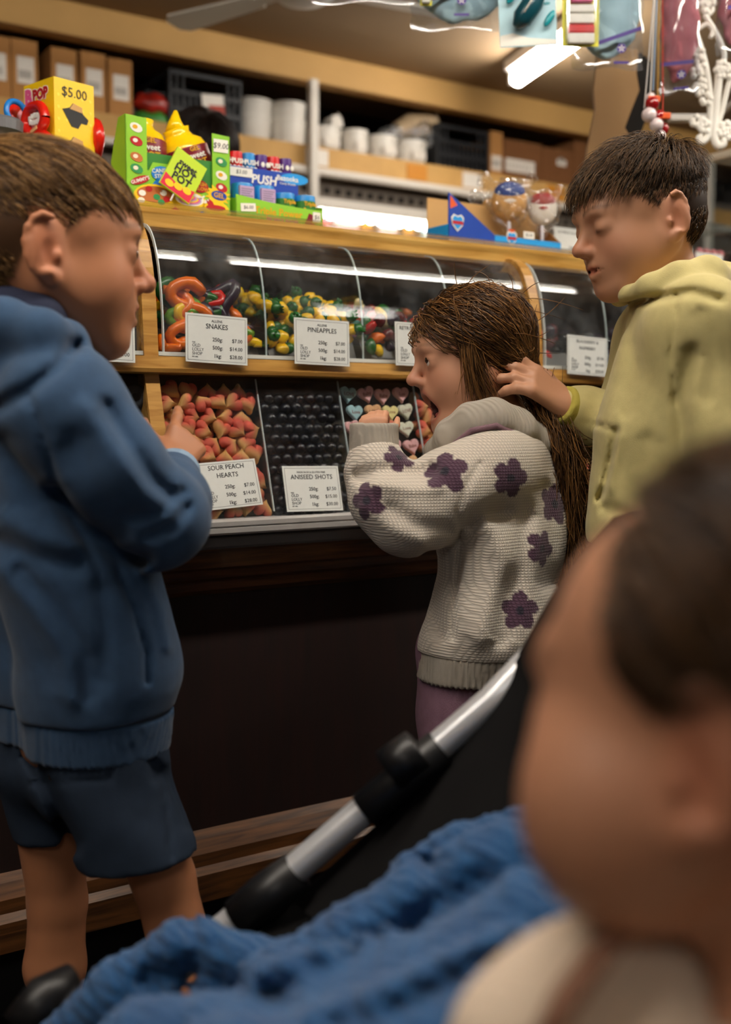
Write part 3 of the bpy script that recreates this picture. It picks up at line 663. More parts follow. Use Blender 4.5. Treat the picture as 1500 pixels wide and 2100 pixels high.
sx('upper_back', 2.86, 2.88, 1.955, 2.3, 'dark_void'); sx('rear_bar', 2.7, 2.73, 2.06, 2.12, 'shelf_grey')
sx('header_panel', 2.30, 2.32, 1.76, 1.925, 'shelf_grey'); sx('light_housing', 2.26, 2.32, 1.742, 1.775, 'shelf_white', 2.34, 3.5)
sx('lower_board', 2.25, 2.93, 1.55, 1.575, 'shelf_white'); sx('lower_lip', 2.235, 2.255, 1.54, 1.58, 'shelf_white'); sx('lower_back', 2.7, 2.72, .2, 1.9, 'shelf_white')
sx('bottom_board', 2.25, 2.93, 1.1, 1.125, 'shelf_white'); sx('foot_board', 2.25, 2.93, .1, .14, 'shelf_white')
for s in (-.55, .9, 2.312, 4.6, 5.7): sx('upright', 2.165, 2.195, 0, 2.19, 'shelf_white', s - .016, s + .016)
for i in range(46): MB().bx(1.5 + i * .052, 1.522 + i * .052, 2.294, 2.301, 1.80, 1.822).build('slot', 'dark_void', shf)
for k, (s, m_) in enumerate(((2.35, 'label_white'), (2.83, 'label_orange'), (3.12, 'label_white'), (1.9, 'label_white'), (3.6, 'label_orange'))): MB().bx(s - .05, s + .05, 2.211, 2.215, 1.883, 1.944).build('shelf_label', m_, shf)
mat_emit('bulb_glow', (1., .93, .82), 22.)
bar = empty('light_strip', CMat(2.92, -2.285, 1.728), 'row of bright bulbs under the back shelf', 'lamp')
MB().bx(-.58, .58, -.02, .02, .006, .014).build('strip_base', 'shelf_white', bar)
bl = MB().ball((0, 0, 0), (.018, .018, .017), 10, 7).mesh('bulb', 'bulb_glow', True)
for i in range(24): link_obj('bulb', bl, bar, Matrix.Translation((-.56 + i * .0485, 0, -.012)))
def on_shelf(x0, x1, yt, yb, t=-2.3):
    xm = (x0 + x1) / 2; s0, _ = CI(x0, yb, t); s1, _ = CI(x1, yb, t); _, zt = CI(xm, yt, t); return s0, s1, zt
SH = 1.9555
def carton(x0, x1, yt, yb, label, m='cardboard', lab=(.2, .85, .35, .75), z0=SH, t=-2.3, dep=.3, grp='cartons on the top shelf'):
    s0, s1, zt = on_shelf(x0, x1, yt, yb, t); w = s1 - s0; h_ = zt - z0
    o = empty('cardboard_box', CMat((s0 + s1) / 2, t, z0), label, 'box', grp)
    MB().bx(-w / 2, w / 2, 0, dep, 0, h_, bev=.003).build('carton', m, o)
    MB().bx(-.012, .012, -.0006, dep, h_, h_ + .0006).build('tape', 'cardboard_edge', o)
    if lab:
        lb = MB().bx(-w / 2 + w * lab[0], -w / 2 + w * lab[1], -.001, 0, h_ * lab[2], h_ * lab[3]).build('shipping_label', 'label_white', o)
        b_ = MB()
        for k in range(7):
            x = -w / 2 + w * (lab[0] + .06 + (lab[1] - lab[0] - .15) * k / 7); b_.bx(x, x + .004, -.0016, -.001, h_ * (lab[2] + .08), h_ * (lab[2] + .2))
        b_.build('barcode', 'print_grey', lb)
    return o
for a_ in ((-40, 24, 72, 222, 'tan carton at the far left end of the top shelf'), (26, 80, 82, 228, 'second tan carton from the left on the top shelf'), (107, 160, 100, 236, 'third tan carton from the left, after a dark gap'), (168, 219, 108, 244, 'fourth tan carton from the left on the top shelf'), (224, 273, 122, 252, 'tan carton beside the red and green snack bag')): carton(*a_)
carton(1006, 1031, 270, 366, 'tall narrow tan carton right of the blue-black crate', lab=(.1, .9, .2, .5)); carton(1033, 1112, 290, 378, 'brown carton with a wide white label on the top shelf', 'cardboard_dark', (.05, .8, .25, .55)); carton(1114, 1176, 306, 388, 'brown carton with a small white sticker left of the yellow-hooded boy', 'cardboard_dark', (.45, .75, .6, .75)); carton(1178, 1240, 278, 395, 'brown carton behind the yellow-hooded boy\'s head', 'cardboard_dark', None)
carton(1385, 1415, 372, 436, 'pale carton low behind the yellow-hooded boy\'s ear', 'label_white', (.15, .85, .3, .8), 1.576, -2.4, .2, 'cartons on the lower shelf'); carton(1420, 1458, 380, 445, 'brown carton with an oval mark low on the right', 'cardboard', (.4, .6, .3, .7), 1.576, -2.4, .2, 'cartons on the lower shelf')
carton(600, 640, 345, 485, 'brown carton under the tall white tubs', 'cardboard_dark', None, 1.576, -2.32, .2, 'cartons on the lower shelf'); carton(520, 596, 340, 485, 'brown carton behind the push-up candy stand', 'cardboard', None, 1.576, -2.34, .2, 'cartons on the lower shelf')
def tub(x0, x1, yt, yb, label, nest=0, sq=False, t=-2.3):
    s0, s1, zt = on_shelf(x0, x1, yt, yb, t); r = (s1 - s0) / 2; h_ = zt - SH
    o = empty('white_tub', CMat((s0 + s1) / 2, t - r, SH), label, 'tub', 'white tubs on the top shelf')
    hb = h_ * (.68 if nest else 1)
    MB().lathe([(r * .8, 0), (r * .84, .004), (r * .95, hb * .86), (r, hb * .87), (r, hb * .93), (r * .97, hb * .94), (r * .97, hb), (r * .9, hb), (r * .88, hb * .9), (r * .78, .01)], 28).build('tub_body', 'white_plastic', o, smooth=False)
    if nest: MB().lathe([(r * .86, hb * .9), (r * .93, hb * .95), (r * .97, h_ * .93), (r, h_ * .94), (r, h_), (r * .93, h_), (r * .8, hb)], 28).build('nested_tub', 'white_plastic', o)
    else: MB().bx(-r * .45, r * .45, -r * .99, -r * .93, hb * .3, hb * .6).build('tub_label', 'label_white', o)
    for ch in o.children: auto_smooth(ch)
    return o
tub(502, 573, 200, 292, 'left of two tall stacked white tubs on the top shelf', 1); tub(574, 643, 207, 300, 'right of two tall stacked white tubs, beside the shelf upright', 1)
tub(649, 716, 258, 320, 'open white tub with paper inside just right of the upright'); tub(719, 767, 264, 327, 'small white tub second right of the upright'); tub(773, 830, 276, 336, 'white tub with a folded bag on it'); tub(832, 890, 286, 349, 'white tub left of the blue-black crate under the plastic bag')
# paper in the first tub, cups in plastic over the others
s_, z_ = CI(682, 252, -2.36)
b_ = MB()
for k in range(7): a0 = k * .9; b_.prism([(-.03, 0), (.03, 0), (.022, .035 + .012 * (k % 3)), (-.018, .028 + .01 * (k % 2))], -.002 + .012 * (k - 3), .0 + .012 * (k - 3), 'y')
b_.build('crumpled_paper', 'label_white', None, CMat(s_, -2.362, z_ - .02), label='white paper standing out of the open tub', cat='paper')
s_, z_ = CI(850, 262, -2.38); cup = empty('cup_sleeve', CMat(s_, -2.37, 2.062), 'stack of paper cups wrapped in clear plastic on the white tubs', 'cups')
mat('cup_paper', 'b59c7a', .6, var=.08, vscale=40)
for k in range(6): MB().lathe([(.036, 0), (.04, .004), (.047, .075), (.05, .078), (.05, .083), (.045, .083)], 18).build('paper_cup', 'cup_paper', cup, Matrix.Translation((-.1 + k * .022, .0, .045 + .006 * k)) @ Matrix.Rotation(1.1, 4, 'Y'), smooth=True)
sd = SDF(); p0 = C(s_ - .16, -2.37, 2.085); p1 = C(s_ + .02, -2.37, 2.115); p2 = C(s_ + .13, -2.37, 2.07)
sd.rc(p0, p1, .03, .062, .02).rc(p1, p2, .062, .04, .02); sd.disp = lambda P: .006 * np.sin(P[..., 0] * 120) * np.sin(P[..., 2] * 150 + P[..., 1] * 90)
mat_clear('bag_film', 'd8d4cc', .25, .12, 1.2, 40., base=.08)
sdf_obj('plastic_bag', sd, .006, 'bag_film', cup)
def crate(x0, x1, yt, yb, label, t=-2.3, dep=.3):
    s0, s1, zt = on_shelf(x0, x1, yt, yb, t); w = s1 - s0; h_ = zt - SH; o = empty('plastic_crate', CMat((s0 + s1) / 2, t, SH), label, 'crate', 'black plastic crates')
    MB().bx(-w / 2, w / 2, 0, dep, 0, .012).build('crate_floor', 'crate_black', o)
    for nm, y in (('front', .0), ('back', dep)):
        b_ = MB()
        for z in (0, .33, .62, .93): b_.bx(-w / 2, w / 2, y - .006, y + .006, h_ * z, h_ * z + h_ * .07)
        n_ = 11
        for k in range(n_ + 1): x = -w / 2 + w * k / n_; b_.bx(x - .004, x + .004, y - .005, y + .005, 0, h_ * .65 if 2 < k < n_ - 2 else h_)
        b_.build('crate_side', 'crate_black', o)
    for x in (-w / 2, w / 2):
        b_ = MB().bx(x - .004, x + .004, 0, dep, 0, h_ * .55); b_.bx(x - .006, x + .006, 0, dep, h_ * .9, h_); b_.bx(x - .006, x + .006, -.006, .02, 0, h_); b_.bx(x - .006, x + .006, dep - .02, dep + .006, 0, h_); b_.build('crate_end', 'crate_black', o)
    MB().bx(-w / 2 + .01, w / 2 - .01, .02, dep - .02, .014, h_ * .6, bev=.01).build('contents', mat('crate_stuff', '101218', .5, var=.6, vscale=25), o)
    return o
crate(350, 493, 155, 282, 'black vented crate left of the tall white tubs'); crate(896, 998, 262, 364, 'blue-black vented crate right of the white tubs')
s_, z_ = CI(441, 244, -2.28); o = MB().bx(-.045, .045, -.001, .001, -.005, .088).build('price_card', 'label_white', None, CMat(s_, -2.285, z_) @ Matrix.Rotation(-.08, 4, 'Y'), label='white and red card leaning on the front of the black crate', cat='card')
MB().bx(-.02, .045, -.0022, -.001, 0, .05).build('red_print', mat('card_red', 'a33a2a', .6), o)
# snack bag
s_, z_ = CI(318, 262, -2.3); o = empty('snack_bag', CMat(s_, -2.33, SH), 'red and green snack bag lying between carton and black crate', 'bag')
for nm, m_, zc, rz in (('green_half', 'snack_green', .03, .032), ('red_half', 'snack_red', .085, .042)):
    b_ = MB().ball((0, 0, zc), (.07, .05, rz), 16, 10); b_.v = [(x + .006 * math.sin(z * 140), y, z + .006 * math.sin(x * 90)) for x, y, z in b_.v]; b_.build(nm, m_, o, smooth=True)
# lower shelf stock
def pouch(px_, w, h_, m, m2, label, t=-2.36, cat='packet', grp='packets on the lower shelf'):
    s, _ = CI(px_, 480, t); o = empty('sweet_pouch', CMat(s, t, 1.5755), label, cat, grp)
    b_ = MB(); n_ = 8
    V = []; Fc = []
    for sd_ in (-1, 1):
        for i in range(n_ + 1):
            for j in range(n_ + 1):
                u_, v_ = i / n_, j / n_; bul = .028 * (math.sin(math.pi * u_) * math.sin(math.pi * v_)) ** .6; V.append((-w / 2 + w * u_, sd_ * bul, h_ * v_))
    for q in range(2):
        for i in range(n_):
            for j in range(n_): a0 = q * (n_ + 1) ** 2 + i * (n_ + 1) + j; Fc.append((a0, a0 + 1, a0 + n_ + 2, a0 + n_ + 1))
    b_.add(V, Fc); b_.build('pouch', m, o, smooth=True)
    MB().bx(-w * .35, w * .35, -.033, -.028, h_ * .25, h_ * .7).build('pouch_print', m2, o)
    return o
mat('floss_pink', 'b5575c', .5, var=.15, vscale=40); mat('floss_pale', 'cdb9ba', .5); mat('gold_pack', '9a6a1e', .35, metal=.3, var=.2, vscale=40); mat('gold_dark', '6b2f1c', .5); mat('floss_blue', '9fb4ba', .5, var=.1, vscale=30); mat('floss_blue2', 'b7c4c6', .5)
pouch(668, .05, .15, 'floss_pink', 'floss_pale', 'pink floss packet at the edge of the push-up candy stand'); pouch(711, .12, .145, 'floss_pale', 'floss_pink', 'wide pink floss bag left of the first gold packet'); pouch(752, .065, .15, 'gold_pack', 'gold_dark', 'left gold packet between the pink floss bags'); pouch(796, .1, .14, 'floss_pale', 'floss_pink', 'pink floss bag between the two gold packets'); pouch(838, .06, .15, 'gold_pack', 'gold_dark', 'right gold packet beside the pale blue bag'); pouch(890, .13, .15, 'floss_blue', 'floss_blue2', 'pale blue floss bag left of the marshmallow pop box'); pouch(962, .13, .15, 'floss_blue', 'floss_pale', 'pale blue floss bag behind the marshmallow pop box')
# ================================================================ ceiling fan, smoke alarm
mat('fan_white', 'e2dccf', .5)
c_ = W(622, 8, 3.46); c_[2] = 2.165
fan = empty('ceiling_fan', Matrix.Translation(Vector(c_)), 'off-white ceiling fan with flat blades', 'fan')
MB().lathe([(.02, .135), (.055, .13), (.06, .11), (.016, .1), (.016, .06), (.05, .055), (.09, .04), (.105, .015), (.1, -.015), (.07, -.035), (.03, -.04), (.0, -.04)], 32).build('motor', 'fan_white', fan, smooth=True)
for k in range(3):
    a_ = math.radians(145 + 120 * k); Rz = Matrix.Rotation(a_, 4, 'Z')
    MB().bx(.08, .2, -.02, .02, -.004, .004).build('blade_arm', 'fan_white', fan, Rz @ Matrix.Rotation(.15, 4, 'X'))
    MB().prism([(.17, -.035), (.5, -.055), (.53, -.03), (.53, .03), (.5, .055), (.17, .035)], -.003, .003, 'z').build('blade', 'fan_white', fan, Rz @ Matrix.Rotation(.15, 4, 'X'))
c_ = W(1098, 150, 4.45); al = empty('smoke_alarm', (c_[0], c_[1], CEIL), 'round white smoke alarm on the ceiling', 'smoke alarm')
MB().lathe([(.05, 0), (.05, -.012), (.042, -.02), (.042, -.026), (.03, -.03), (.026, -.045), (.018, -.05), (0, -.05)], 24).build('alarm_body', 'white_metal', al)
# ================================================================ things on the counter top
DK = 1.2402
for n_, c_, r_ in (('bx_green', '86c02c', .45), ('bx_green2', '2f7a28', .5), ('bx_red', 'd0183c', .45), ('bx_blue', '1a78c8', .45), ('bx_yellow', 'efc614', .4), ('bx_dots', 'f6d43a', .4), ('bx_navy', '1741a0', .4), ('bx_sky', '1f94da', .4), ('bx_cream', 'e9ddc8', .5), ('bx_orange', 'd8561e', .45), ('pr_red', 'b01a1e', .4), ('pr_white', 'e8e4da', .5), ('pr_brown', 'b5652c', .5), ('pr_leaf', '2c8a4a', .5), ('pr_maroon', '7a1226', .35), ('pr_pink', 'd8588e', .45), ('pr_lime', 'b8d422', .45), ('pr_black', '141414', .5), ('can_blue', '2286cc', .3), ('can_purple', '4a2478', .3), ('can_red', 'c81a1e', .3), ('can_lilac', 'b59ac0', .4), ('pr_gold', 'd8a018', .35), ('mouth_red', 'c81e10', .2), ('tooth', 'efece4', .25), ('gum_pink', 'd890a0', .4), ('plaster', 'd0a070', .6), ('yel_plastic', 'f0c40e', .15), ('ring_blue', '1c78c8', .25)):
    mat(n_, c_, r_)
def flat(pts, z0, z1, m, par, name, mtx=None, lab=None):
    o = MB().prism(pts, z0, z1, 'z').build(name, m, par, mtx)
    if lab: o['label'] = lab
    return o
def oval(cx, cy, rx, ry, n_=20, rot=0.): return [(cx + rx * math.cos(a_) * math.cos(rot) - ry * math.sin(a_) * math.sin(rot), cy + rx * math.cos(a_) * math.sin(rot) + ry * math.sin(a_) * math.cos(rot)) for a_ in [6.2832 * i / n_ for i in range(n_)]]
def tagcard(par, x, y, w, h_, txt, mtx=UPR, z=.0012, rot=0.):
    T = mtx @ Matrix.Translation((x, y, z)) @ Matrix.Rotation(rot, 4, 'Z'); o = MB().bx(-w / 2, w / 2, -h_ / 2, h_ / 2, 0, .0004).build('price_tag', 'pr_white', par, T)
    text(txt, h_ * .62, 'pr_black', o, 0, -h_ * .2, .0005, shear=.15); return o
# ---- sweet hot pot box. local: x along, y back, z up, front face at y=0
s0, s1 = .744, .937; w = s1 - s0; hp = empty('candy_display_box', CMat((s0 + s1) / 2, -.2, DK), 'lime green candy box with yellow pots and a tilted hang card', 'display box')
hw = w / 2; Hc = .153
out = [(-hw, 0), (hw, 0), (hw, Hc), (hw - .034, Hc + .002), (hw - .034, .062), (hw - .042, .056), (hw - .06, .06), (.028, .075), (.02, .083), (-.005, .083), (-.018, .092), (-.048, .092), (-.056, .078), (-hw + .038, .078), (-hw + .038, Hc + .01), (-hw, Hc + .012)]
MB().prism(out, 0, .0018, 'y').build('front_panel', 'bx_green', hp)
MB().prism([(0, 0), (.065, 0), (.065, .1), (.03, Hc + .012), (0, Hc + .012)], -hw, -hw + .0018, 'x').build('side_panel', 'bx_green', hp)
MB().prism([(0, 0), (.065, 0), (.065, .1), (.03, Hc), (0, Hc)], hw - .0018, hw, 'x').build('side_panel', 'bx_green', hp)
MB().bx(-hw, hw, .12, .122, 0, .1).build('back_panel', 'bx_green2', hp); MB().bx(-hw + .02, hw, 0, .12, 0, .002).build('bottom_panel', 'bx_green2', hp)
MB().bx(-hw + .03, hw - .028, .004, .007, .06, .108).build('inner_band', 'bx_green2', hp)
fp = UPR
flat([(-hw + .001, .001), (hw - .001, .001), (hw - .001, .006), (hw - .05, .012), (-.01, .032), (-.04, .03), (-hw + .001, .014)], .0, .0004, 'bx_red', hp, 'red_swoosh', fp @ Matrix.Translation((0, 0, .0002)))
flat([(-.062, .04), (-.04, .068), (-.012, .07), (.012, .05), (.03, .028), (.055, .01), (hw - .002, .002), (hw - .03, .002), (.02, .012), (-.01, .036)], 0, .0004, 'bx_blue', hp, 'blue_swoosh', fp @ Matrix.Translation((0, 0, .0005)))
for cx, cy, rx, ry, kind in ((-.045, .033, .04, .023, 0), (.018, .033, .032, .019, 1), (.067, .026, .026, .014, 2)):
    bwl = flat(oval(cx, cy, rx, ry), 0, .0006, 'bx_yellow', hp, 'printed_bowl', fp @ Matrix.Translation((0, 0, .001)))
    flat(oval(cx, cy + ry * .25, rx * .84, ry * .6), 0, .0004, ['pr_brown', 'pr_white', 'bx_yellow'][kind], bwl, 'bowl_filling', Matrix.Translation((0, 0, .0006)))
    if kind == 0:
        for q, (dx, dy, m_) in enumerate(((-.024, .006, 'pr_white'), (-.012, .014, 'pr_red'), (.002, .002, 'pr_leaf'), (.014, .01, 'pr_white'), (.02, 0, 'pr_red'), (-.026, -.006, 'bx_cream'), (.006, .014, 'pr_brown'), (.01, -.006, 'pr_leaf'))): flat(oval(cx + dx, cy + dy, .0065, .005, 9), 0, .0004, m_, bwl, 'printed_gummy', Matrix.Translation((0, 0, .0012)))
    if kind == 1:
        for q in range(6): flat(oval(cx, cy + .003 + q * .001, .022 - q * .003, .008 - q * .001, 16), 0, .0003, ['can_lilac', 'pr_pink', 'bx_yellow'][q % 3], bwl, 'printed_noodle', Matrix.Translation((0, 0, .0011 + q * .0003)))
    if kind == 2:
        flat(oval(cx, cy + .002, .019, .005, 14), 0, .0004, 'pr_red', bwl, 'printed_gel', Matrix.Translation((0, 0, .0011))); flat([(cx - .014, cy + .004), (cx - .002, cy + .004), (cx - .006, cy + .012), (cx - .014, cy + .017), (cx - .012, cy + .01), (cx - .018, cy + .014)], 0, .0004, 'pr_red', bwl, 'printed_splash', Matrix.Translation((0, 0, .0012)))
def badge(par, x, y, w_, h_, m, txts, sz, rot=0., tm='pr_white'):
    T = fp @ Matrix.Translation((x, y, .0012)) @ Matrix.Rotation(rot, 4, 'Z'); b_ = flat(oval(0, 0, w_ / 2, h_ / 2, 12), 0, .0004, m, par, 'name_badge', T)
    for k, t_ in enumerate(txts): text(t_, sz, tm, b_, 0, (len(txts) / 2 - .5 - k) * sz * .95 - sz * .33, .0006, bold=.02)
badge(hp, -.034, .075, .036, .024, 'bx_blue', ['CANDY', 'STICK'], .0095, .12); badge(hp, -.072, .06, .036, .013, 'pr_red', ["GUMMY'S"], .0082, .35); badge(hp, .036, .062, .036, .022, 'pr_red', ['MARSH', 'MALLOW'], .0085, -.08, 'pr_gold')
star = []
for k in range(28): a_ = 6.2832 * k / 28; r_ = .026 if k % 2 else .017; star.append((r_ * math.cos(a_), r_ * .75 * math.sin(a_)))
flat(star, 0, .0004, 'bx_yellow', hp, 'star_burst', fp @ Matrix.Translation((.072, .05, .0005))); badge(hp, .074, .05, .03, .016, 'bx_navy', ['GEL'], .012, -.1, 'pr_gold')
for x, y, r_ in ((-.016, .058, -.7), (.046, .046, .6 + 3.14), (.056, .042, .6 + 3.14)): flat([(0, -.0015), (.008, -.0015), (.008, -.004), (.014, .0), (.008, .004), (.008, .0015), (0, .0015)], 0, .0004, 'pr_white', hp, 'printed_arrow', fp @ Matrix.Translation((x, y, .0016)) @ Matrix.Rotation(r_, 4, 'Z'))
for x, ys in ((-hw + .019, (.145, .123, .097, .078)), (hw - .017, (.108, .085, .064))):
    for q, y in enumerate(ys):
        k_ = q if x < 0 else q + 3
        ic = flat(oval(x, y, .0115, .0075, 12, -.3), 0, .0004, ['pr_white', 'pr_red', 'pr_brown', 'pr_leaf', 'pr_white', 'pr_red'][k_ % 6], hp, 'printed_icon', fp @ Matrix.Translation((0, 0, .0006)))
        flat(oval(x - .002, y + .001, .0045, .0035, 9), 0, .0004, ['pr_gold', 'pr_white', 'bx_cream', 'bx_cream', 'pr_gold', 'pr_white'][k_ % 6], ic, 'icon_centre', Matrix.Translation((0, 0, .0006)))
tagcard(hp, hw - .018, .135, .028, .022, '$9.00', fp)
# yellow pots inside and the hang card
def hotpot(x, tilt, lab):
    o = empty('candy_pot', CMat((s0 + s1) / 2 + x, -.2 - .055, DK + .084) @ Matrix.Rotation(tilt, 4, 'Y'), lab, 'candy', 'yellow candy pots')
    MB().lathe([(.02, 0), (.038, .004), (.044, .02), (.044, .05), (.038, .064), (.026, .072), (.022, .08), (.024, .088), (.0, .09)], 24).build('pot', 'yel_plastic', o, smooth=True)
    MB().lathe([(.0447, .014), (.0449, .016), (.0449, .05), (.0445, .052)], 24).build('pot_label', 'pr_maroon', o, smooth=True)
    for k, (t_, sz, z_) in enumerate((('GEL', .011, .043), ('sweet', .014, .031), ('HOT', .016, .017))): text(t_, sz, ['pr_gold', 'pr_white', 'pr_gold'][k], o, 0, 0, 0, mtx=Matrix.Translation((0, -.0452, z_)) @ UPR, bold=.02)
    return o
hotpot(-.047, .0, 'upright yellow candy pot in the green box'); p2_ = hotpot(.05, -.36, 'tipped yellow candy pot with pointed lid in the green box')
MB().tube([(0, 0, .085), (.004, 0, .1), (.012, 0, .118)], [.02, .012, .003], 10).build('pointed_lid', 'yel_plastic', p2_, smooth=True)
hc = empty('hang_card', CMat((s0 + s1) / 2 + .002, -.2 + .012, DK + .074) @ Matrix.Rotation(.52, 4, 'Y') @ Matrix.Rotation(-.06, 4, 'X'), 'tilted lime card reading sweet HOT POT', 'card')
MB().bx(-.031, .031, -.0005, .004, -.037, .037).build('card', 'pr_lime', hc); flat([(-.03, -.036), (.03, -.036), (.03, -.012), (.005, -.022), (-.03, -.014)], 0, .0003, 'bx_red', hc, 'card_swoosh', UPR @ Matrix.Translation((0, 0, .0006)))
for k, (t_, sz, y) in enumerate((('sweet', .015, .013), ('HOT', .019, -.001), ('POT', .019, -.016))): text(t_, sz, 'pr_black', hc, 0, y, .001, mtx=UPR, bold=.03)
for x, y in ((-.016, -.027), (.0, -.023), (.017, -.02)): flat(oval(x, y, .0085, .006, 12), 0, .0003, 'bx_yellow', hc, 'printed_bowl', UPR @ Matrix.Translation((0, 0, .001)))
MB().tube([(0, .002, -.037), (.001, .004, -.05)], .0015, 6).build('card_clip', 'white_plastic', hc)
# ---- push-up candy stand
s0, s1 = .948, 1.128; pp = empty('candy_stand', CMat((s0 + s1) / 2, -.2, DK), 'green tray stand of push-up candies with blue upper tier', 'display box'); hw = (s1 - s0) / 2
n_ = 10; frontp = [(-hw, 0), (hw, 0)] + [(hw - 2 * hw * i / n_, .045 + .012 * (i / n_) ** 2) for i in range(n_ + 1)]
MB().prism(frontp, 0, .0018, 'y').build('tray_front', 'bx_green', pp)
for x in (-hw, hw - .0018): MB().prism([(0, 0), (.1, 0), (.1, .07), (0, .05)], x, x + .0018, 'x').build('tray_side', 'bx_green', pp)
MB().bx(-hw, hw, 0, .1, 0, .002).build('tray_floor', 'bx_green2', pp)
MB().bx(-hw - .002, hw - .022, .052, .0545, .002, .118).build('tier_front', 'bx_navy', pp); MB().bx(-hw - .002, hw - .022, .0525, .1, .098, .1).build('tier_floor', 'bx_navy', pp); MB().bx(-hw - .002, hw - .022, .098, .1, .002, .125).build('tier_back', 'bx_navy', pp)
tf = Matrix.Translation((0, .052, 0)) @ UPR
flat(oval(.06, .108, .03, .01, 16), 0, .0004, 'bx_sky', pp, 'blue_flash', tf); text('Bazooka', .0135, 'pr_white', pp, .045, .103, .0006, mtx=tf, bold=.02); text('Candy Brands', .006, 'pr_white', pp, .045, .096, .0006, mtx=tf); text('PUSH', .022, 'pr_white', pp, -.005, .092, .0006, mtx=tf, bold=.03, shear=.15)
tagcard(pp, -.052, .108, .046, .016, '$3.00', tf)
text('Triple Power', .0185, 'pr_gold', pp, -.004, .027, .0006, mtx=UPR, bold=.02); text('PUSH POP', .0145, 'pr_pink', pp, .004, .012, .0006, mtx=UPR, bold=.03)
flat([(.048, .012), (.058, .008), (.072, .034), (.06, .038)], 0, .0004, 'pr_maroon', pp, 'printed_candy', UPR @ Matrix.Translation((0, 0, .0005))); flat(oval(.068, .014, .012, .006, 12, -.5), 0, .0004, 'pr_red', pp, 'printed_candy', UPR @ Matrix.Translation((0, 0, .0004)))
tagcard(pp, -.066, .036, .03, .014, '$6.00', UPR, .001, .08); tagcard(pp, .076, .032, .016, .018, '$6', UPR, .001)
def can(x, y, z, m, face, label, r=.0185, h_=.062, cap=None):
    o = empty('push_pop', CMat((s0 + s1) / 2 + x, -.2 - y, DK + z), label, 'candy', 'push-up candies on the stand')
    MB().lathe([(r * .95, 0), (r, .002), (r, h_ - .003), (r * .96, h_), (0, h_)], 20).build('tube', m, o); auto_smooth(o.children[0])
    MB().lathe([(r * 1.03, 0), (r * 1.03, .006), (r, .0065)], 20).build('base_ring', 'pr_gold', o)
    def wrapx(t_, sz, zz, m2, sh=0.): text(t_, sz, m2, o, 0, 0, .0, mtx=Matrix.Translation((0, -r - .0004, zz)) @ UPR, bold=.03)
    if face == 'push':
        for k, t_ in enumerate(('PUSH', 'POP')): wrapx(t_, .0125, h_ * .55 - k * .0125, 'pr_white')
    elif face == 'triple':
        MB().lathe([(r + .0003, h_ * .18), (r + .0003, h_ * .85)], 20).build('print_band', 'bx_green2', o)
        for k, (t_, m2) in enumerate((('Triple', 'pr_gold'), ('Power', 'pr_gold'), ('PUSH', 'pr_pink'), ('POP', 'pr_pink'))): wrapx(t_, .0105, h_ * .72 - k * .0115, m2)
    elif face == 'back':
        MB().bx(-r * .72, r * .72, -r * 1.02, -r * .68, h_ * .1, h_ * .92).build('info_panel', 'can_lilac', o)
        b_ = MB()
        for k in range(8): b_.bx(-r * .6, r * .6 - .003 * (k % 3), -r * 1.03 - .0002, -r * 1.02, h_ * (.85 - k * .05), h_ * (.85 - k * .05) + .0009)
        for k in range(8): b_.bx(-r * .1 + k * .0018, -r * .1 + k * .0018 + .0009, -r * 1.03 - .0002, -r * 1.02, h_ * .14, h_ * .38)
        b_.build('small_print', 'ink_grey', o)
    else:
        for x2 in (-.002, .008): MB().ball((x2, -r, h_ * .62), (.004, .0015, .005), 10, 6).build('printed_eye', 'pr_white', o)
    return o
for i, (m_, f_, l_) in enumerate((('can_red', 'push', 'red push-up tube at the left end of the upper tier'), ('can_red', 'push', 'second red push-up tube on the upper tier'), ('can_blue', 'push', 'blue push-up tube on the upper tier'), ('can_purple', 'eye', 'purple push-up tube beside the blue one'), ('can_red', 'push', 'red push-up tube between the two purple ones'), ('can_purple', 'eye', 'purple push-up tube at the right end of the upper tier'))): can(-hw + .014 + i * .026, .076, .1, m_, f_, l_, .0122, .048)
for i, (m_, f_, l_) in enumerate((('can_blue', 'back', 'blue push-up can turned to its small print, left'), ('can_blue', 'back', 'blue push-up can turned to its barcode'), ('can_blue', 'triple', 'Triple Power push-up can, second from the right'), ('can_blue', 'triple', 'Triple Power push-up can at the right end of the tray'))): can(-hw + .026 + i * .0435, .026, .0025, m_, f_, l_, .0195, .078 if i < 2 else .07)
# ---- yellow mouth-pop box: a square column seen on its corner
pA, pB, pC = W(110, 156, 1.97), W(192, 178, 2.03), W(48, 160, 2.03); zt = pA[2]
bp = empty('lolly_box', (pA[0], pA[1], DK), 'yellow cardboard column reading Bpop with red mouth toys and cut-outs', 'display box')
def face_m(a, b):
    d = Vector((b[0] - a[0], b[1] - a[1], 0)); L_ = d.length; d.normalize(); return d, L_
dR, LR = face_m(pA, pB); dL, LL = face_m(pC, pA); hB = zt - DK
cor = [Vector((0, 0, 0)), dR * LR, dR * LR - dL * LL, -dL * LL]
MB().prism([(c_.x, c_.y) for c_ in cor], 0, hB, 'z').build('column', 'bx_yellow', bp)
mR = Matrix((( dR.x, 0, dR.y, 0), (dR.y, 0, -dR.x, 0), (0, 1, 0, 0), (0, 0, 0, 1)))
mL = Matrix((( dL.x, 0, dL.y, -dL.x * LL), (dL.y, 0, -dL.x, -dL.y * LL), (0, 1, 0, 0), (0, 0, 0, 1)))
text('$5.00', .023, 'pr_black', bp, LR * .5, hB - .028, .0008, mtx=mR)
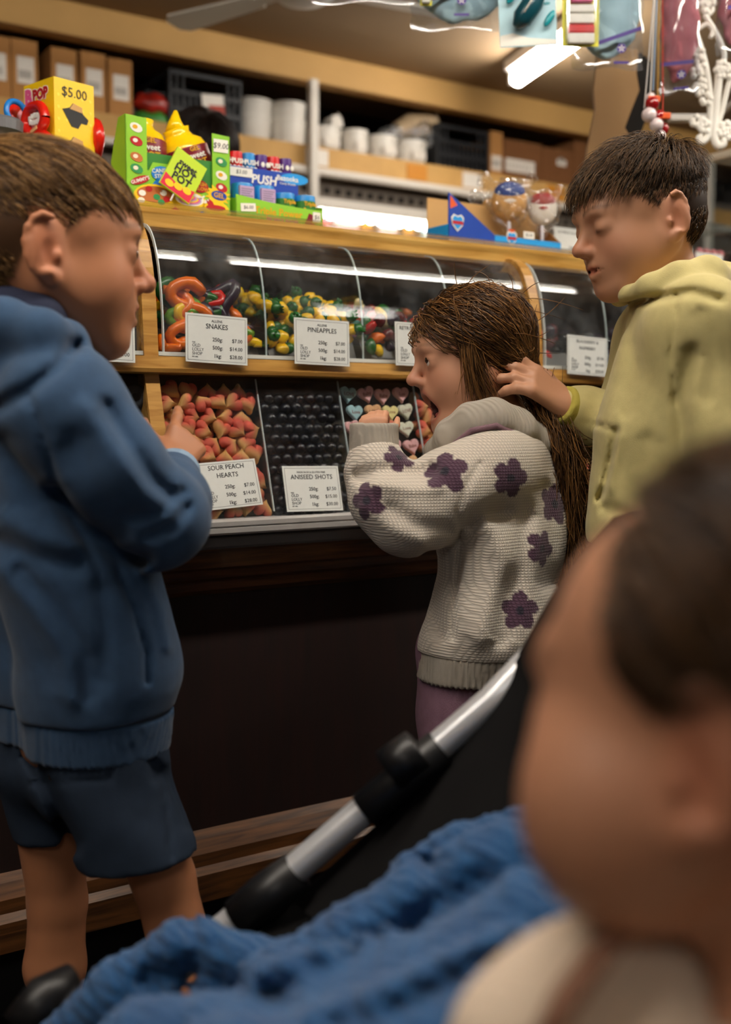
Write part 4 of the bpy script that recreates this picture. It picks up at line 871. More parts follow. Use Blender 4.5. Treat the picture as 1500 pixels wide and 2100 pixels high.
for k, (t_, m_, sz, dx) in enumerate((('B', 'pr_pink', .036, .0), ('POP', 'pr_red', .024, .036))): text(t_, sz, m_, bp, LL * .3 + dx - .012, hB - .035 + k * .005, .0012, mtx=mL, bold=.06); text(t_, sz, 'pr_white', bp, LL * .3 + dx - .012, hB - .035 + k * .005, .0008, mtx=mL, bold=.12)
for y in (hB - .062, hB - .118):
    hole = [(a0_ * .82, b0_ * .82) for a0_, b0_ in [(-.03, .014), (-.012, .02), (-.004, .03), (.018, .024), (.02, .012), (.034, .002), (.03, -.008), (.016, -.008), (.008, -.02), (-.008, -.018), (-.018, -.004)]]
    h0 = flat([(x + LR * .5, z + y) for x, z in hole], 0, .0006, 'pr_black', bp, 'cut_out', mR @ Matrix.Translation((0, 0, .0002)), 'dark cut-out hole'); flat([(LR * .5 - .01, y + .014), (LR * .5 - .003, y + .0245), (LR * .5 + .015, y + .02), (LR * .5 + .015, y + .011)], 0, .0005, 'cardboard_edge', bp, 'folded_flap', mR @ Matrix.Translation((0, 0, .001)))
for i in range(5):
    for j in range(11):
        if 2 < j < 8 and 1 <= i <= 4: continue
        flat(oval(.008 + i * .016, .01 + j * .02, .003, .003, 8), 0, .0003, 'bx_dots', bp, 'printed_dot', mR @ Matrix.Translation((0, 0, .0003)))
def mouth(mtx, label, sc=1., plas=True):
    o = empty('mouth_toy', mtx @ Matrix.Scale(sc, 4), label, 'toy', 'red mouth toys on the yellow box')
    ring_ = []; ro = [(.036, .03), (.034, .036)]
    pts = [(.036 * math.cos(a_) * (1 + .12 * math.cos(2 * a_)), .036 * math.sin(a_) * (1 - .1 * math.cos(3 * a_ + 1.57))) for a_ in [6.2832 * k / 24 for k in range(25)]]
    MB().tube([(x, y, .004) for x, y in pts], .0125, 10, False).build('lips', 'mouth_red', o, smooth=True)
    MB().ball((0, 0, -.004), (.032, .032, .008), 16, 8).build('gums', 'gum_pink', o, smooth=True)
    tm_ = MB().box((0, 0, 0), (.0052, .0065, .004), bev=.002).mesh('tooth', 'tooth', True)
    for k in range(5): link_obj('tooth', tm_, o, Matrix.Translation((-.02 + k * .01, .011 - .0012 * (k - 2) ** 2, .004)))
    for k in range(5): link_obj('tooth', tm_, o, Matrix.Translation((-.018 + k * .009, -.006 + .001 * (k - 2) ** 2, .004)))
    if plas: MB().box((.012, -.026, .016), (.014, .005, .002), Matrix.Rotation(.35, 3, 'Z'), bev=.0018).build('sticking_plaster', 'plaster', o)
    return o
TW = Matrix.Translation(Vector((pA[0], pA[1], DK)))
mouth(TW @ mL @ Matrix.Translation((LL * .62, hB - .07, .012)), 'red mouth toy with white teeth and plaster under the Bpop logo', .72)
mouth(TW @ mL @ Matrix.Translation((LL * .78, hB - .122, .012)), 'lower red mouth toy just above the blue-hooded boy\'s hair', .72, False)
mouth(TW @ mL @ Matrix.Translation((-.012, hB - .058, -.006)) @ Matrix.Rotation(-1.2, 4, 'Y'), 'red mouth toy seen edge-on at the left of the yellow box', .75, False)
mouth(TW @ Matrix.Translation(dR * (LR + .014)) @ mR @ Matrix.Translation((0, hB - .085, -.03)) @ Matrix.Rotation(1.25, 4, 'Y'), 'red mouth toy sticking out of the right side of the yellow box', .85)
rg = MB().tube([(.02 * math.cos(a_), .02 * math.sin(a_), 0) for a_ in [6.2832 * k / 22 for k in range(23)]], .005, 8, False)
c_ = W(34, 232, 1.99); rg.build('ring_handle', 'ring_blue', None, Matrix.Translation(Vector(c_)) @ Matrix.Rotation(1.35, 4, 'X') @ Matrix.Rotation(.9, 4, 'Y'), True, label='shiny blue ring handle left of the mouth toys', cat='toy')
c_ = W(-8, 266, 1.93); jar0 = empty('glass_jar', (c_[0], c_[1], DK), 'glass jar with metal lid at the left frame edge', 'jar'); mat_clear('jar_glass', 'f2f6f6', .02, .02, 1.2, 9.)
MB().lathe([(.045, 0), (.047, .004), (.047, c_[2] - DK - .02), (.04, c_[2] - DK - .01), (.04, c_[2] - DK)], 28).build('jar_body', 'jar_glass', jar0, smooth=True); MB().lathe([(.043, c_[2] - DK - .004), (.044, c_[2] - DK + .012), (.04, c_[2] - DK + .016), (0, c_[2] - DK + .016)], 28).build('jar_lid', 'alu_dark', jar0)
# ---- marshmallow pop box
s0, s1 = CI(920, 520, -.2)[0], CI(1150, 545, -.2)[0]; mw = s1 - s0; mp_ = empty('marshmallow_pop_box', CMat(s0, -.2, DK), 'blue and orange display box with a slanted side reading MARSHMALLOW POPS', 'display box')
sc_ = CI(1015, 500, -.2)[0] - s0; hT = CI(925, 394, -.2)[1] - DK; hL = CI(1030, 484, -.2)[1] - DK
MB().prism([(0, 0), (mw, 0), (mw, hL), (sc_, hL), (0, hT)], 0, .002, 'y').build('front_panel', 'bx_navy', mp_)
MB().bx(sc_, mw, -.0006, 0, .018, hL).build('sky_panel', 'bx_sky', mp_); MB().bx(0, mw, -.0009, 0, 0, .019).build('cream_band', 'bx_cream', mp_)
flat([(.004, hT - .006), (.022, hT - .024), (.004, hT - .032)], 0, .0006, 'bx_orange', mp_, 'orange_corner', UPR)
MB().bx(.0, mw, .07, .072, 0, hT).build('back_panel', 'cardboard_edge', mp_); MB().prism([(0, 0), (.07, 0), (.07, .05), (0, .05)], 0, .002, 'x').build('end_panel', 'bx_sky', mp_); MB().prism([(0, 0), (.07, 0), (.07, hT * .8), (0, hL)], mw - .002, mw, 'x').build('end_panel', 'cardboard', mp_); MB().bx(0, mw, 0, .07, 0, .002).build('bottom_panel', 'cardboard', mp_)
def shield(x, y, k):
    pts = [(-1, .6), (-.6, 1), (0, .8), (.6, 1), (1, .6), (.85, -.3), (0, -1.1), (-.85, -.3)]
    a = flat([(x + p_[0] * k * 1.12, y + p_[1] * k * 1.12) for p_ in pts], 0, .0004, 'pr_white', mp_, 'shield_emblem', UPR @ Matrix.Translation((0, 0, .001))); flat([(x + p_[0] * k * .9, y + p_[1] * k * .9) for p_ in pts], 0, .0004, 'bx_sky', a, 'shield_field', Matrix.Translation((0, 0, .0006))); flat([(x - k * .95, y - k * .25), (x + k * .95, y - k * .25), (x + k * .9, y + k * .2), (x - k * .9, y + k * .2)], 0, .0004, 'pr_red', a, 'shield_band', Matrix.Translation((0, 0, .0011)))
shield(.022, hT - .058, .0145); shield(sc_ + .045, .036, .0125); MB().bx(sc_ + .036, sc_ + .054, -.0012, -.0006, .048, .054).build('orange_tab', 'bx_orange', mp_)
text('MARSHMALLOW POPS', .0085, 'bx_orange', mp_, sc_ + .05, .006, .0012, mtx=UPR, bold=.02); text('POPS', .0085, 'bx_orange', mp_, sc_ - .02, .006, .0012, mtx=UPR, bold=.02); tagcard(mp_, sc_ + .092, .046, .03, .014, '$5.00', UPR, .0014)
mat('marsh_tan', 'b98a4c', .6, var=.3, vscale=50); mat('marsh_blue', '1e3f86', .55); mat('marsh_white', 'd9d2c6', .6); mat('marsh_red', '9a2a26', .55); mat('stick_white', 'd9d6dc', .5)
mat_clear('wrapper', 'ffffff', .05, .06, 2.2, 25., base=.03)
def pop(px_, py_, rpx, ma, mb, label, Y):
    c_ = W(px_, py_, Y); r_ = rpx * Y / F_PX; o = empty('marshmallow_pop', (c_[0], c_[1], DK + .0025), label, 'lollipop', 'wrapped marshmallow pops'); h_ = c_[2] - DK - .0025
    MB().tube([(0, 0, 0), (0, 0, h_ - r_ * .7)], .0035, 8).build('stick', 'stick_white', o, smooth=True)
    b_ = MB().ball((0, 0, h_), (r_ * .9, r_ * .5, r_ * .95), 18, 12); b_.v = [(x, y, z) for x, y, z in b_.v]; b_.build('marshmallow', ma, o, smooth=True)
    MB().ball((0, -.002, h_ + r_ * .5), (r_ * .78, r_ * .52, r_ * .52), 18, 10).build('icing_cap', mb, o, smooth=True)
    MB().lathe([(r_ * .5, 0), (r_ * .56, .004), (r_ * .5, .008)], 18, (0, 0, h_ - r_ * .1)).build('icing_swirl', mb if mb == 'marsh_red' else 'marsh_white', o)
    sd = SDF(); P0 = np.array((c_[0], c_[1], c_[2])); sd.ell(P0, (r_ * 1.12, r_ * .75, r_ * 1.2)); sd.rc(P0 - [0, 0, r_], P0 - [0, 0, r_ * 1.9], r_ * .35, r_ * .16, .02); sd.rc(P0 + [-r_ * .8, 0, r_ * .7], P0 + [-r_ * 1.25, 0, r_ * 1.1], .008, .016, .01); sd.rc(P0 + [r_ * .7, 0, r_ * .9], P0 + [r_ * 1.1, 0, r_ * 1.15], .006, .012, .01)
    ph = random.uniform(0, 6); sd.disp = lambda P: .0022 * np.sin(P[..., 0] * 330 + 4 * np.sin(P[..., 2] * 130 + ph)) + .002 * np.sin(P[..., 2] * 260 + P[..., 0] * 170)
    sdf_obj('clear_wrapper', sd, .003, 'wrapper', o, it=0); return o
pop(1045, 415, 40, 'marsh_tan', 'marsh_blue', 'wrapped tan marshmallow pop with a blue top', 2.43); pop(1113, 430, 33, 'marsh_white', 'marsh_red', 'wrapped white marshmallow pop with a dark red top', 2.46); pop(1008, 432, 24, 'marsh_tan', 'marsh_tan', 'wrapped tan marshmallow pop half hidden at the left', 2.5)
# ---- card signs and jars along the deck
def deck_card(px_, py_, title, label, t=-.3, w=.1, h_=.085):
    s, z = CI(px_, py_, t); m_ = CMat(s, t, DK + h_ / 2 + .001) @ Matrix.Rotation(math.pi / 2 - .1, 4, 'X'); return sign(m_, title, '', ('$8.00', '$16.00', '$32.00'), label, w, h_, faded=True, tsize=.0085)
deck_card(1172, 505, 'LICORICE ALLSORTS', 'faded price card reading LICORICE ALLSORTS beside the marshmallow box', -.26)
mat('sweet_pink', 'c8757a', .5); mat('sweet_white', 'd9cfc0', .6)
def jar(px_, t, w, h_, label, fill):
    s, _ = CI(px_, 500, t); o = empty('sweet_jar', CMat(s, t - w / 2, DK), label, 'jar', 'square sweet jars on the counter')
    MB().bx(-w / 2, w / 2, -w / 2, w / 2, 0, h_, bev=.01).build('jar_body', 'jar_glass', o); MB().bx(-w / 2 - .003, w / 2 + .003, -w / 2 - .003, w / 2 + .003, h_ + .0005, h_ + .02, bev=.005).build('jar_lid', 'jar_glass', o)
    r_ = .011; sm = MB().ball((0, 0, 0), r_, 8, 6).mesh('sweet', fill, True)
    for i in range(4):
        for k in range(4):
            for j in range(3):
                if j in (0, 2) or i in (0, 3): link_obj('sweet', sm, o, Matrix.Translation((-w / 2 + .02 + i * (w - .04) / 3, -w / 2 + .018 + j * (w - .036) / 2, .016 + k * .023)))
    return o
jar(1400, -.3, .12, .15, 'left square jar of sweets behind the DOLLY MIX card', 'sweet_white'); jar(1468, -.32, .12, .14, 'right square jar of pink sweets behind the BON BONS card', 'sweet_pink')
deck_card(1394, 505, 'DOLLY MIX', 'faded price card reading DOLLY MIX', -.27, .1, .075); deck_card(1458, 510, 'BON BONS', 'faded price card reading BON BONS', -.27, .1, .07)
# chocolate-bean dispenser at the right edge
s_, z_ = CI(1515, 390, -.42); zt_ = CI(1500, 322, -.42)[1]; ds = empty('candy_dispenser', CMat(s_ + .04, -.42, DK), 'clear tower of coloured chocolate beans with cream lid', 'dispenser')
hh = zt_ - DK; MB().bx(-.07, .07, -.07, .07, .0, hh, bev=.006).build('tower', 'jar_glass', ds); MB().bx(-.076, .076, -.076, .076, hh + .0005, hh + .022, bev=.006).build('lid', 'bx_cream', ds)
bn = [MB().ball((0, 0, 0), (.0085, .0085, .005), 8, 6).mesh('chocolate_bean', m_, True) for m_ in ('can_red', 'bx_orange', 'bx_yellow', 'bx_sky', 'pr_leaf', 'pr_brown')]
for i in range(8):
    for k in range(int((hh - .03) / .0135)):
        for y in (-.055, -.038):
            link_obj('chocolate_bean', random.choice(bn), ds, Matrix.Translation((-.056 + i * .016 + jit(.002), y + jit(.002), .05 + k * .0125)) @ rot_any()) if .05 + k * .0125 < hh - .02 else None
# ================================================================ hanging packets, bracket, wooden board
mat('card_sky', 'a9cdd8', .5, var=.08, vscale=25); mat('whale_teal', '0e3f4a', .25); mat('whale_fin', '128a96', .3); mat('pkt_yellow', 'd8d23c', .45); mat('pkt_green', '6f9a4a', .5); mat('purple_ink', '3a2078', .5); mat('purple_flag', '7a2a90', .45)
mat('fluff_blue', '9cb9c4', .95, var=.12, vscale=30, alpha=1.); mat('fluff_pink', 'b06a74', .95, var=.15, vscale=30); mat('fluff_white', 'c7c6cc', .95)
mat_clear('bag_clear', 'f4f6f8', .05, .08, 1.6, 30., base=.03)
mat('ribbon_white', 'd9d6d2', .5); mat('ribbon_blue', '7f9fbf', .5); mat('ribbon_gold', 'b88a3a', .5); mat('ribbon_red', 'b8321e', .5); mat('bauble_red', '8a1418', .1, spec=.8); mat('bauble_clear', 'cfc0c0', .1, spec=.8)
HY = 2.3; RZ = 1.86
rail = empty('display_rail', (0, 0, 0), 'metal rail hung from the ceiling carrying the floss bags', 'rail')
ra, rb = W(600, 0, HY), W(1620, 0, HY)
MB().tube([(ra[0], HY, RZ), (rb[0], HY, RZ)], .008, 10).build('rail_bar', 'white_metal', rail, smooth=True)
for x in (ra[0] + .05, rb[0] - .05): MB().tube([(x, HY, RZ), (x, HY, CEIL)], .005, 8).build('hanger_rod', 'white_metal', rail)
def zpx(py, Y=HY): return W(750, py, Y)[2]
def floss(x0, x1, yb, label, fill, dy=0., rot=0., band=None, emblem=None, flag=None):
    Y = HY + dy; a, b = W(x0, yb, Y), W(x1, yb, Y); w = b[0] - a[0]; h_ = RZ - .012 - a[2]
    o = empty('floss_bag', Matrix.Translation(((a[0] + b[0]) / 2, Y, RZ - .008)) @ Matrix.Rotation(rot, 4, 'Z'), label, 'bag', 'candy floss bags on the rail')
    V = []; Fc = []; n_ = 12
    for sd_ in (-1, 1):
        for i in range(n_ + 1):
            for j in range(n_ + 1):
                u_, v_ = i / n_, j / n_; bul = .03 * max(0, math.sin(math.pi * u_) * math.sin(math.pi * min(1, v_ * 1.1))) ** .55
                V.append((-w / 2 + w * u_ + .002 * math.sin(v_ * 40), sd_ * (bul + .0015 * math.sin(u_ * 37 + v_ * 29)), -h_ * v_ - .004 * math.sin(u_ * 9)))
    for q in range(2):
        for i in range(n_):
            for j in range(n_): a0 = q * (n_ + 1) ** 2 + i * (n_ + 1) + j; Fc.append((a0, a0 + 1, a0 + n_ + 2, a0 + n_ + 1))
    MB().add(V, Fc).build('clear_bag', 'bag_clear', o, smooth=True)
    fm = MB().ball((0, 0, -h_ * .47), (w * .47, .026, h_ * .45), 20, 14); fm.v = [(x + .004 * math.sin(z * 130), y + .003 * math.sin(x * 160 + z * 110), z + .004 * math.sin(x * 100)) for x, y, z in fm.v]; fm.build('floss', fill, o, smooth=True)
    MB().bx(-.01, .01, -.001, .001, 0, .018).build('hang_tab', 'bag_clear', o)
    T = Matrix.Translation((0, -.034, 0)) @ UPR
    if band: (bx0, by0, bx1, by1) = band; flat([(bx0 * w, by0 * h_), (bx1 * w, by1 * h_), (bx1 * w, by1 * h_ + .008), (bx0 * w, by0 * h_ + .008)], 0, .0005, 'purple_ink', o, 'printed_band', T)
    if emblem:
        e = flat(oval(emblem[0] * w, emblem[1] * h_, .0095, .0095), 0, .0005, 'purple_ink', o, 'round_emblem', T)
        for k in range(5): a_ = 1.57 + 6.2832 * k / 5; flat(oval(emblem[0] * w + .0042 * math.cos(a_), emblem[1] * h_ + .0042 * math.sin(a_), .0033, .001, 8, a_), 0, .0003, 'pr_white', e, 'emblem_petal', Matrix.Translation((0, 0, .0005)))
        MB().bx(emblem[0] * w - .015, emblem[0] * w + .015, -.035, -.0345, emblem[1] * h_ - .03, emblem[1] * h_ - .025).build('printed_line', 'purple_ink', o)
    if flag: fl = flat([(-.06, -.02), (.03, -.012), (.035, .03), (-.06, .03)], 0, .0005, 'purple_flag', o, 'printed_flag', T @ Matrix.Translation((flag[0] * w, flag[1] * h_, 0))); text('Floss', .03, 'pr_white', fl, -.012, -.004, .0008, bold=.02, rot=.06)
    return o
floss(640, 850, 10, 'clear floss bag whose lower edge shows at the top of the frame', 'fluff_white', .02)
floss(843, 1045, 66, 'pale floss bag with purple band left of the whale card', 'fluff_blue', .04, 0, (-.38, -.78, .2, -.56), (0., -.74))
floss(1172, 1318, 146, 'pale blue floss bag with purple flag beside the ribbons', 'fluff_blue', .05, 0, (-.3, -.88, .42, -.74), (.15, -.88), (.12, -.27))
floss(1352, 1432, 195, 'pink and blue floss bag half behind the white scroll bracket', 'fluff_pink', .12, -.35, (-.4, -.83, .4, -.83), (.1, -.9))
floss(1466, 1560, 122, 'pale pink floss bag at the right frame edge', 'fluff_pink', .0, .1, (-.4, -.68, .4, -.6))
# whale card
a, b = W(1010, 104, HY - .02), W(1136, 104, HY - .02); w = b[0] - a[0]; h_ = RZ - .012 - a[2]; wh = empty('toy_card', Matrix.Translation(((a[0] + b[0]) / 2, HY - .02, RZ - .008)) @ Matrix.Rotation(-.05, 4, 'Y'), 'pale blue card with a teal toy whale in a clear bag', 'toy card')
MB().bx(-w / 2 + .004, w / 2 - .004, 0, .0015, -h_ + .004, 0).build('backing_card', 'card_sky', wh); MB().bx(-.012, .012, -.001, .001, 0, .012).build('hang_tab', 'card_sky', wh)
wl = MB().tube([(.035, -.012, -h_ * .3), (.028, -.016, -h_ * .48), (.008, -.018, -h_ * .66), (-.014, -.018, -h_ * .78), (-.026, -.016, -h_ * .84)], [.006, .014, .021, .02, .008], 14); wl.build('whale', 'whale_teal', wh, smooth=True)
MB().tube([(.03, -.028, -h_ * .42), (.012, -.036, -h_ * .6), (-.012, -.037, -h_ * .76)], [.002, .004, .003], 8, flat=.5).build('white_stripe', 'pr_white', wh, smooth=True)
for x, z in ((-.03, -.58), (.04, -.78)): MB().ball((x, -.012, h_ * z), (.007, .004, .018), 10, 7, Matrix.Rotation(.6, 3, 'Y')).build('flipper', 'whale_fin', wh, smooth=True)
flat([(-w / 2 + .005, -h_ + .006), (w / 2 - .006, -h_ + .006), (w / 2 - .006, -h_ + .014), (.0, -h_ + .02), (-.03, -h_ + .03), (-w / 2 + .005, -h_ + .026)], 0, .0004, 'pr_white', wh, 'printed_foam', UPR @ Matrix.Translation((0, 0, .0004)))
for q in range(3): flat(oval(.038 + .008 * (q % 2), -h_ * (.5 + q * .07), .007, .003, 9), 0, .0004, 'whale_fin', wh, 'printed_fish', UPR @ Matrix.Translation((0, 0, .0005)))
# sweets blister card
def blister(x0, x1, yb, dy, label):
    a, b = W(x0, yb, HY + dy), W(x1, yb, HY + dy); w = b[0] - a[0]; h_ = RZ - .012 - a[2]; o = empty('blister_pack', ((a[0] + b[0]) / 2, HY + dy, RZ - .008), label, 'blister pack', 'blister packs on the rail')
    MB().bx(-w / 2, w / 2, 0, .0015, -h_, 0).build('backing_card', 'pkt_yellow', o); MB().bx(-w * .42, w * .42, -.0008, 0, -h_ * .6, -h_ * .1).build('card_print', 'pkt_green', o); MB().bx(-.01, .01, -.001, .001, 0, .012).build('hang_tab', 'pkt_yellow', o)
    for k, (m_, z0, z1) in enumerate((('pr_white', -.985, -.9), ('can_red', -.9, -.83), ('pr_white', -.82, -.74), ('pr_white', -.73, -.665))): MB().bx(-w * .36, w * .36, -.012, -.0008, h_ * z0, h_ * z1, bev=.003).build('sweet_pack', m_, o)
    MB().bx(-w * .16, w * .16, -.016, -.0008, -h_ * .6, -h_ * .2, bev=.005).build('toy_head', 'can_red', o); MB().bx(-w * .3, w * .3, -.014, -.0008, -h_ * .645, -h_ * .6, bev=.003).build('toy_base', 'pr_pink', o)
    MB().bx(-w * .44, w * .44, -.02, -.0009, -h_ * .99, -h_ * .15, bev=.006).build('clear_blister', 'bag_clear', o); return o
blister(1153, 1228, 100, -.02, 'yellow card of red sweet packs in a clear blister'); blister(862, 886, 16, .0, 'narrow yellow pack whose corner shows at the top')
# ribbons with baubles
rb_ = empty('lolly_necklaces', (W(1348, 0, HY)[0], HY - .01, RZ), 'coloured ribbons with clear red lolly baubles hanging above the boy', 'necklaces')
x0 = W(1348, 0, HY)[0]
for m_, xt, xb, yb in (('ribbon_white', 1352, 1322, 222), ('ribbon_white', 1347, 1334, 200), ('ribbon_blue', 1351, 1340, 185), ('ribbon_gold', 1352, 1349, 225), ('ribbon_red', 1356, 1360, 240)):
    p0 = W(xt, 0, HY - .01); p1 = W(xb, yb, HY - .01); MB().tube([(p0[0] - x0, 0, 0), (p1[0] - x0, 0, p1[2] - RZ)], .0032, 8, flat=.35).build('ribbon', m_, rb_)
for px_, py_, r_, m_ in ((1337, 198, 10, 'bauble_clear'), (1336, 215, 14, 'bauble_red'), (1330, 238, 15, 'bauble_clear'), (1352, 240, 13, 'bauble_red'), (1345, 258, 14, 'bauble_clear'), (1362, 262, 13, 'bauble_red'), (1355, 278, 12, 'bauble_clear')):
    p1 = W(px_, py_, HY - .01); MB().ball((p1[0] - x0, jit(.01), p1[2] - RZ), r_ * HY / F_PX, 14, 10).build('bauble', m_, rb_, smooth=True)
for px_, py_ in ((1339, 207), (1360, 241)): p1 = W(px_, py_, HY - .01); MB().box((p1[0] - x0, -.012, p1[2] - RZ), (.012, .004, .006), bev=.002).build('orange_tie', 'bx_orange', rb_)
# white scroll bracket
sb_ = empty('scroll_bracket', W(1420, 20, 2.45), 'white ornate cast bracket of scrolls and leaves', 'bracket'); o0 = W(1420, 20, 2.45)
def sp(pts, r, name='scroll'):
    q = [Vector(W(x, y, 2.45) - o0) for x, y in pts]; n_ = len(q); out = []
    for i in range(n_ - 1):
        a_, b_, c_, d_ = q[max(i - 1, 0)], q[i], q[i + 1], q[min(i + 2, n_ - 1)]
        for k in range(5): t = k / 5; out.append(.5 * ((2 * b_) + (c_ - a_) * t + (2 * a_ - 5 * b_ + 4 * c_ - d_) * t * t + (3 * b_ - a_ - 3 * c_ + d_) * t ** 3))
    out.append(q[-1]); MB().tube(out, r, 8).build(name, 'white_paint', sb_, smooth=True)
sp([(1400, -60), (1412, 20), (1428, 70), (1445, 125), (1455, 185), (1458, 250), (1452, 280), (1440, 292), (1434, 284), (1441, 280)], .0075); sp([(1478, 125), (1472, 190), (1466, 250), (1466, 285), (1474, 300), (1484, 294), (1480, 285)], .009); sp([(1498, 160), (1488, 200), (1478, 240), (1470, 262)], .006)
sp([(1412, 20), (1425, 0), (1440, -10)], .006); sp([(1405, -20), (1392, 10), (1404, 40), (1412, 62)], .005); sp([(1428, 70), (1414, 95), (1424, 120), (1440, 118)], .006); sp([(1435, 10), (1450, 30), (1462, 20), (1455, 5), (1445, 12)], .005); sp([(1445, 30), (1470, 70), (1486, 110), (1480, 140)], .006); sp([(1432, 60), (1450, 50), (1462, 62), (1458, 78)], .005)
rr_ = random.Random(5)
for cx, cy in ((1412, 55), (1420, 100), (1436, 130), (1428, 150), (1436, 175), (1448, 205), (1432, 185), (1438, 255), (1446, 262), (1428, 250), (1484, 140), (1494, 150), (1476, 150), (1488, 262), (1494, 275), (1482, 270), (1445, 15), (1455, 5), (1432, 110)):
    sd_ = W(cx, cy, 2.45) - o0
    b_ = MB()
    for k in range(5): a_ = 6.2832 * k / 5 + rr_.random(); b_.ball((sd_[0] + .009 * math.cos(a_), sd_[1] - .004, sd_[2] + .009 * math.sin(a_)), (.0075, .006, .0075), 8, 6)
    b_.build('leaf_cluster', 'white_paint', sb_, smooth=True)
MB().bx(W(1372, 240, 2.75)[0] - o0[0], W(1470, 240, 2.75)[0] - o0[0], .28, .31, W(1400, 250, 2.75)[2] - o0[2], W(1400, 238, 2.75)[2] - o0[2]).build('arm_bar', 'white_metal', sb_)
MB().bx(W(1462, 240, 2.75)[0] - o0[0], W(1470, 240, 2.75)[0] - o0[0], .0, .31, W(1400, 250, 2.75)[2] - o0[2], W(1400, 238, 2.75)[2] - o0[2]).build('arm_return', 'white_metal', sb_)
# wooden board with a waisted outline standing on the counter behind the boy
mat('board_wood', 'a88152', .5, var=.05, vscale=6)
L_ = [(1228, 100), (1222, 150), (1218, 185), (1222, 225), (1214, 262), (1206, 300), (1196, 400), (1190, 560)]; R_ = [(1300, 560), (1302, 400), (1306, 300), (1282, 262), (1296, 225), (1312, 185), (1306, 150), (1310, 100)]
P3 = [W(x, y, 2.62) for x, y in L_ + R_]; o0w = np.array((W(1260, 560, 2.62)[0], 2.62, DK)); pl = MB()
pl.prism([(p_[0] - o0w[0], p_[2] - DK) for p_ in P3], 0, .02, 'y'); o = pl.build('wooden_board', 'board_wood', None, Matrix.Translation(Vector(o0w)), label='waisted pale wooden board standing behind the yellow-hooded boy', cat='board')
for k in range(4): MB().prism([(p_[0] - o0w[0] + .018 + k * .012, p_[2] - DK) for p_ in P3], .03 + k * .02, .036 + k * .02, 'y').build('dark_board', 'dark_void', None, Matrix.Translation(Vector(o0w)), label=f'dark waisted board, {["first", "second", "third", "fourth"][k]} behind the pale wooden one', cat='board', group='stacked boards behind the boy')
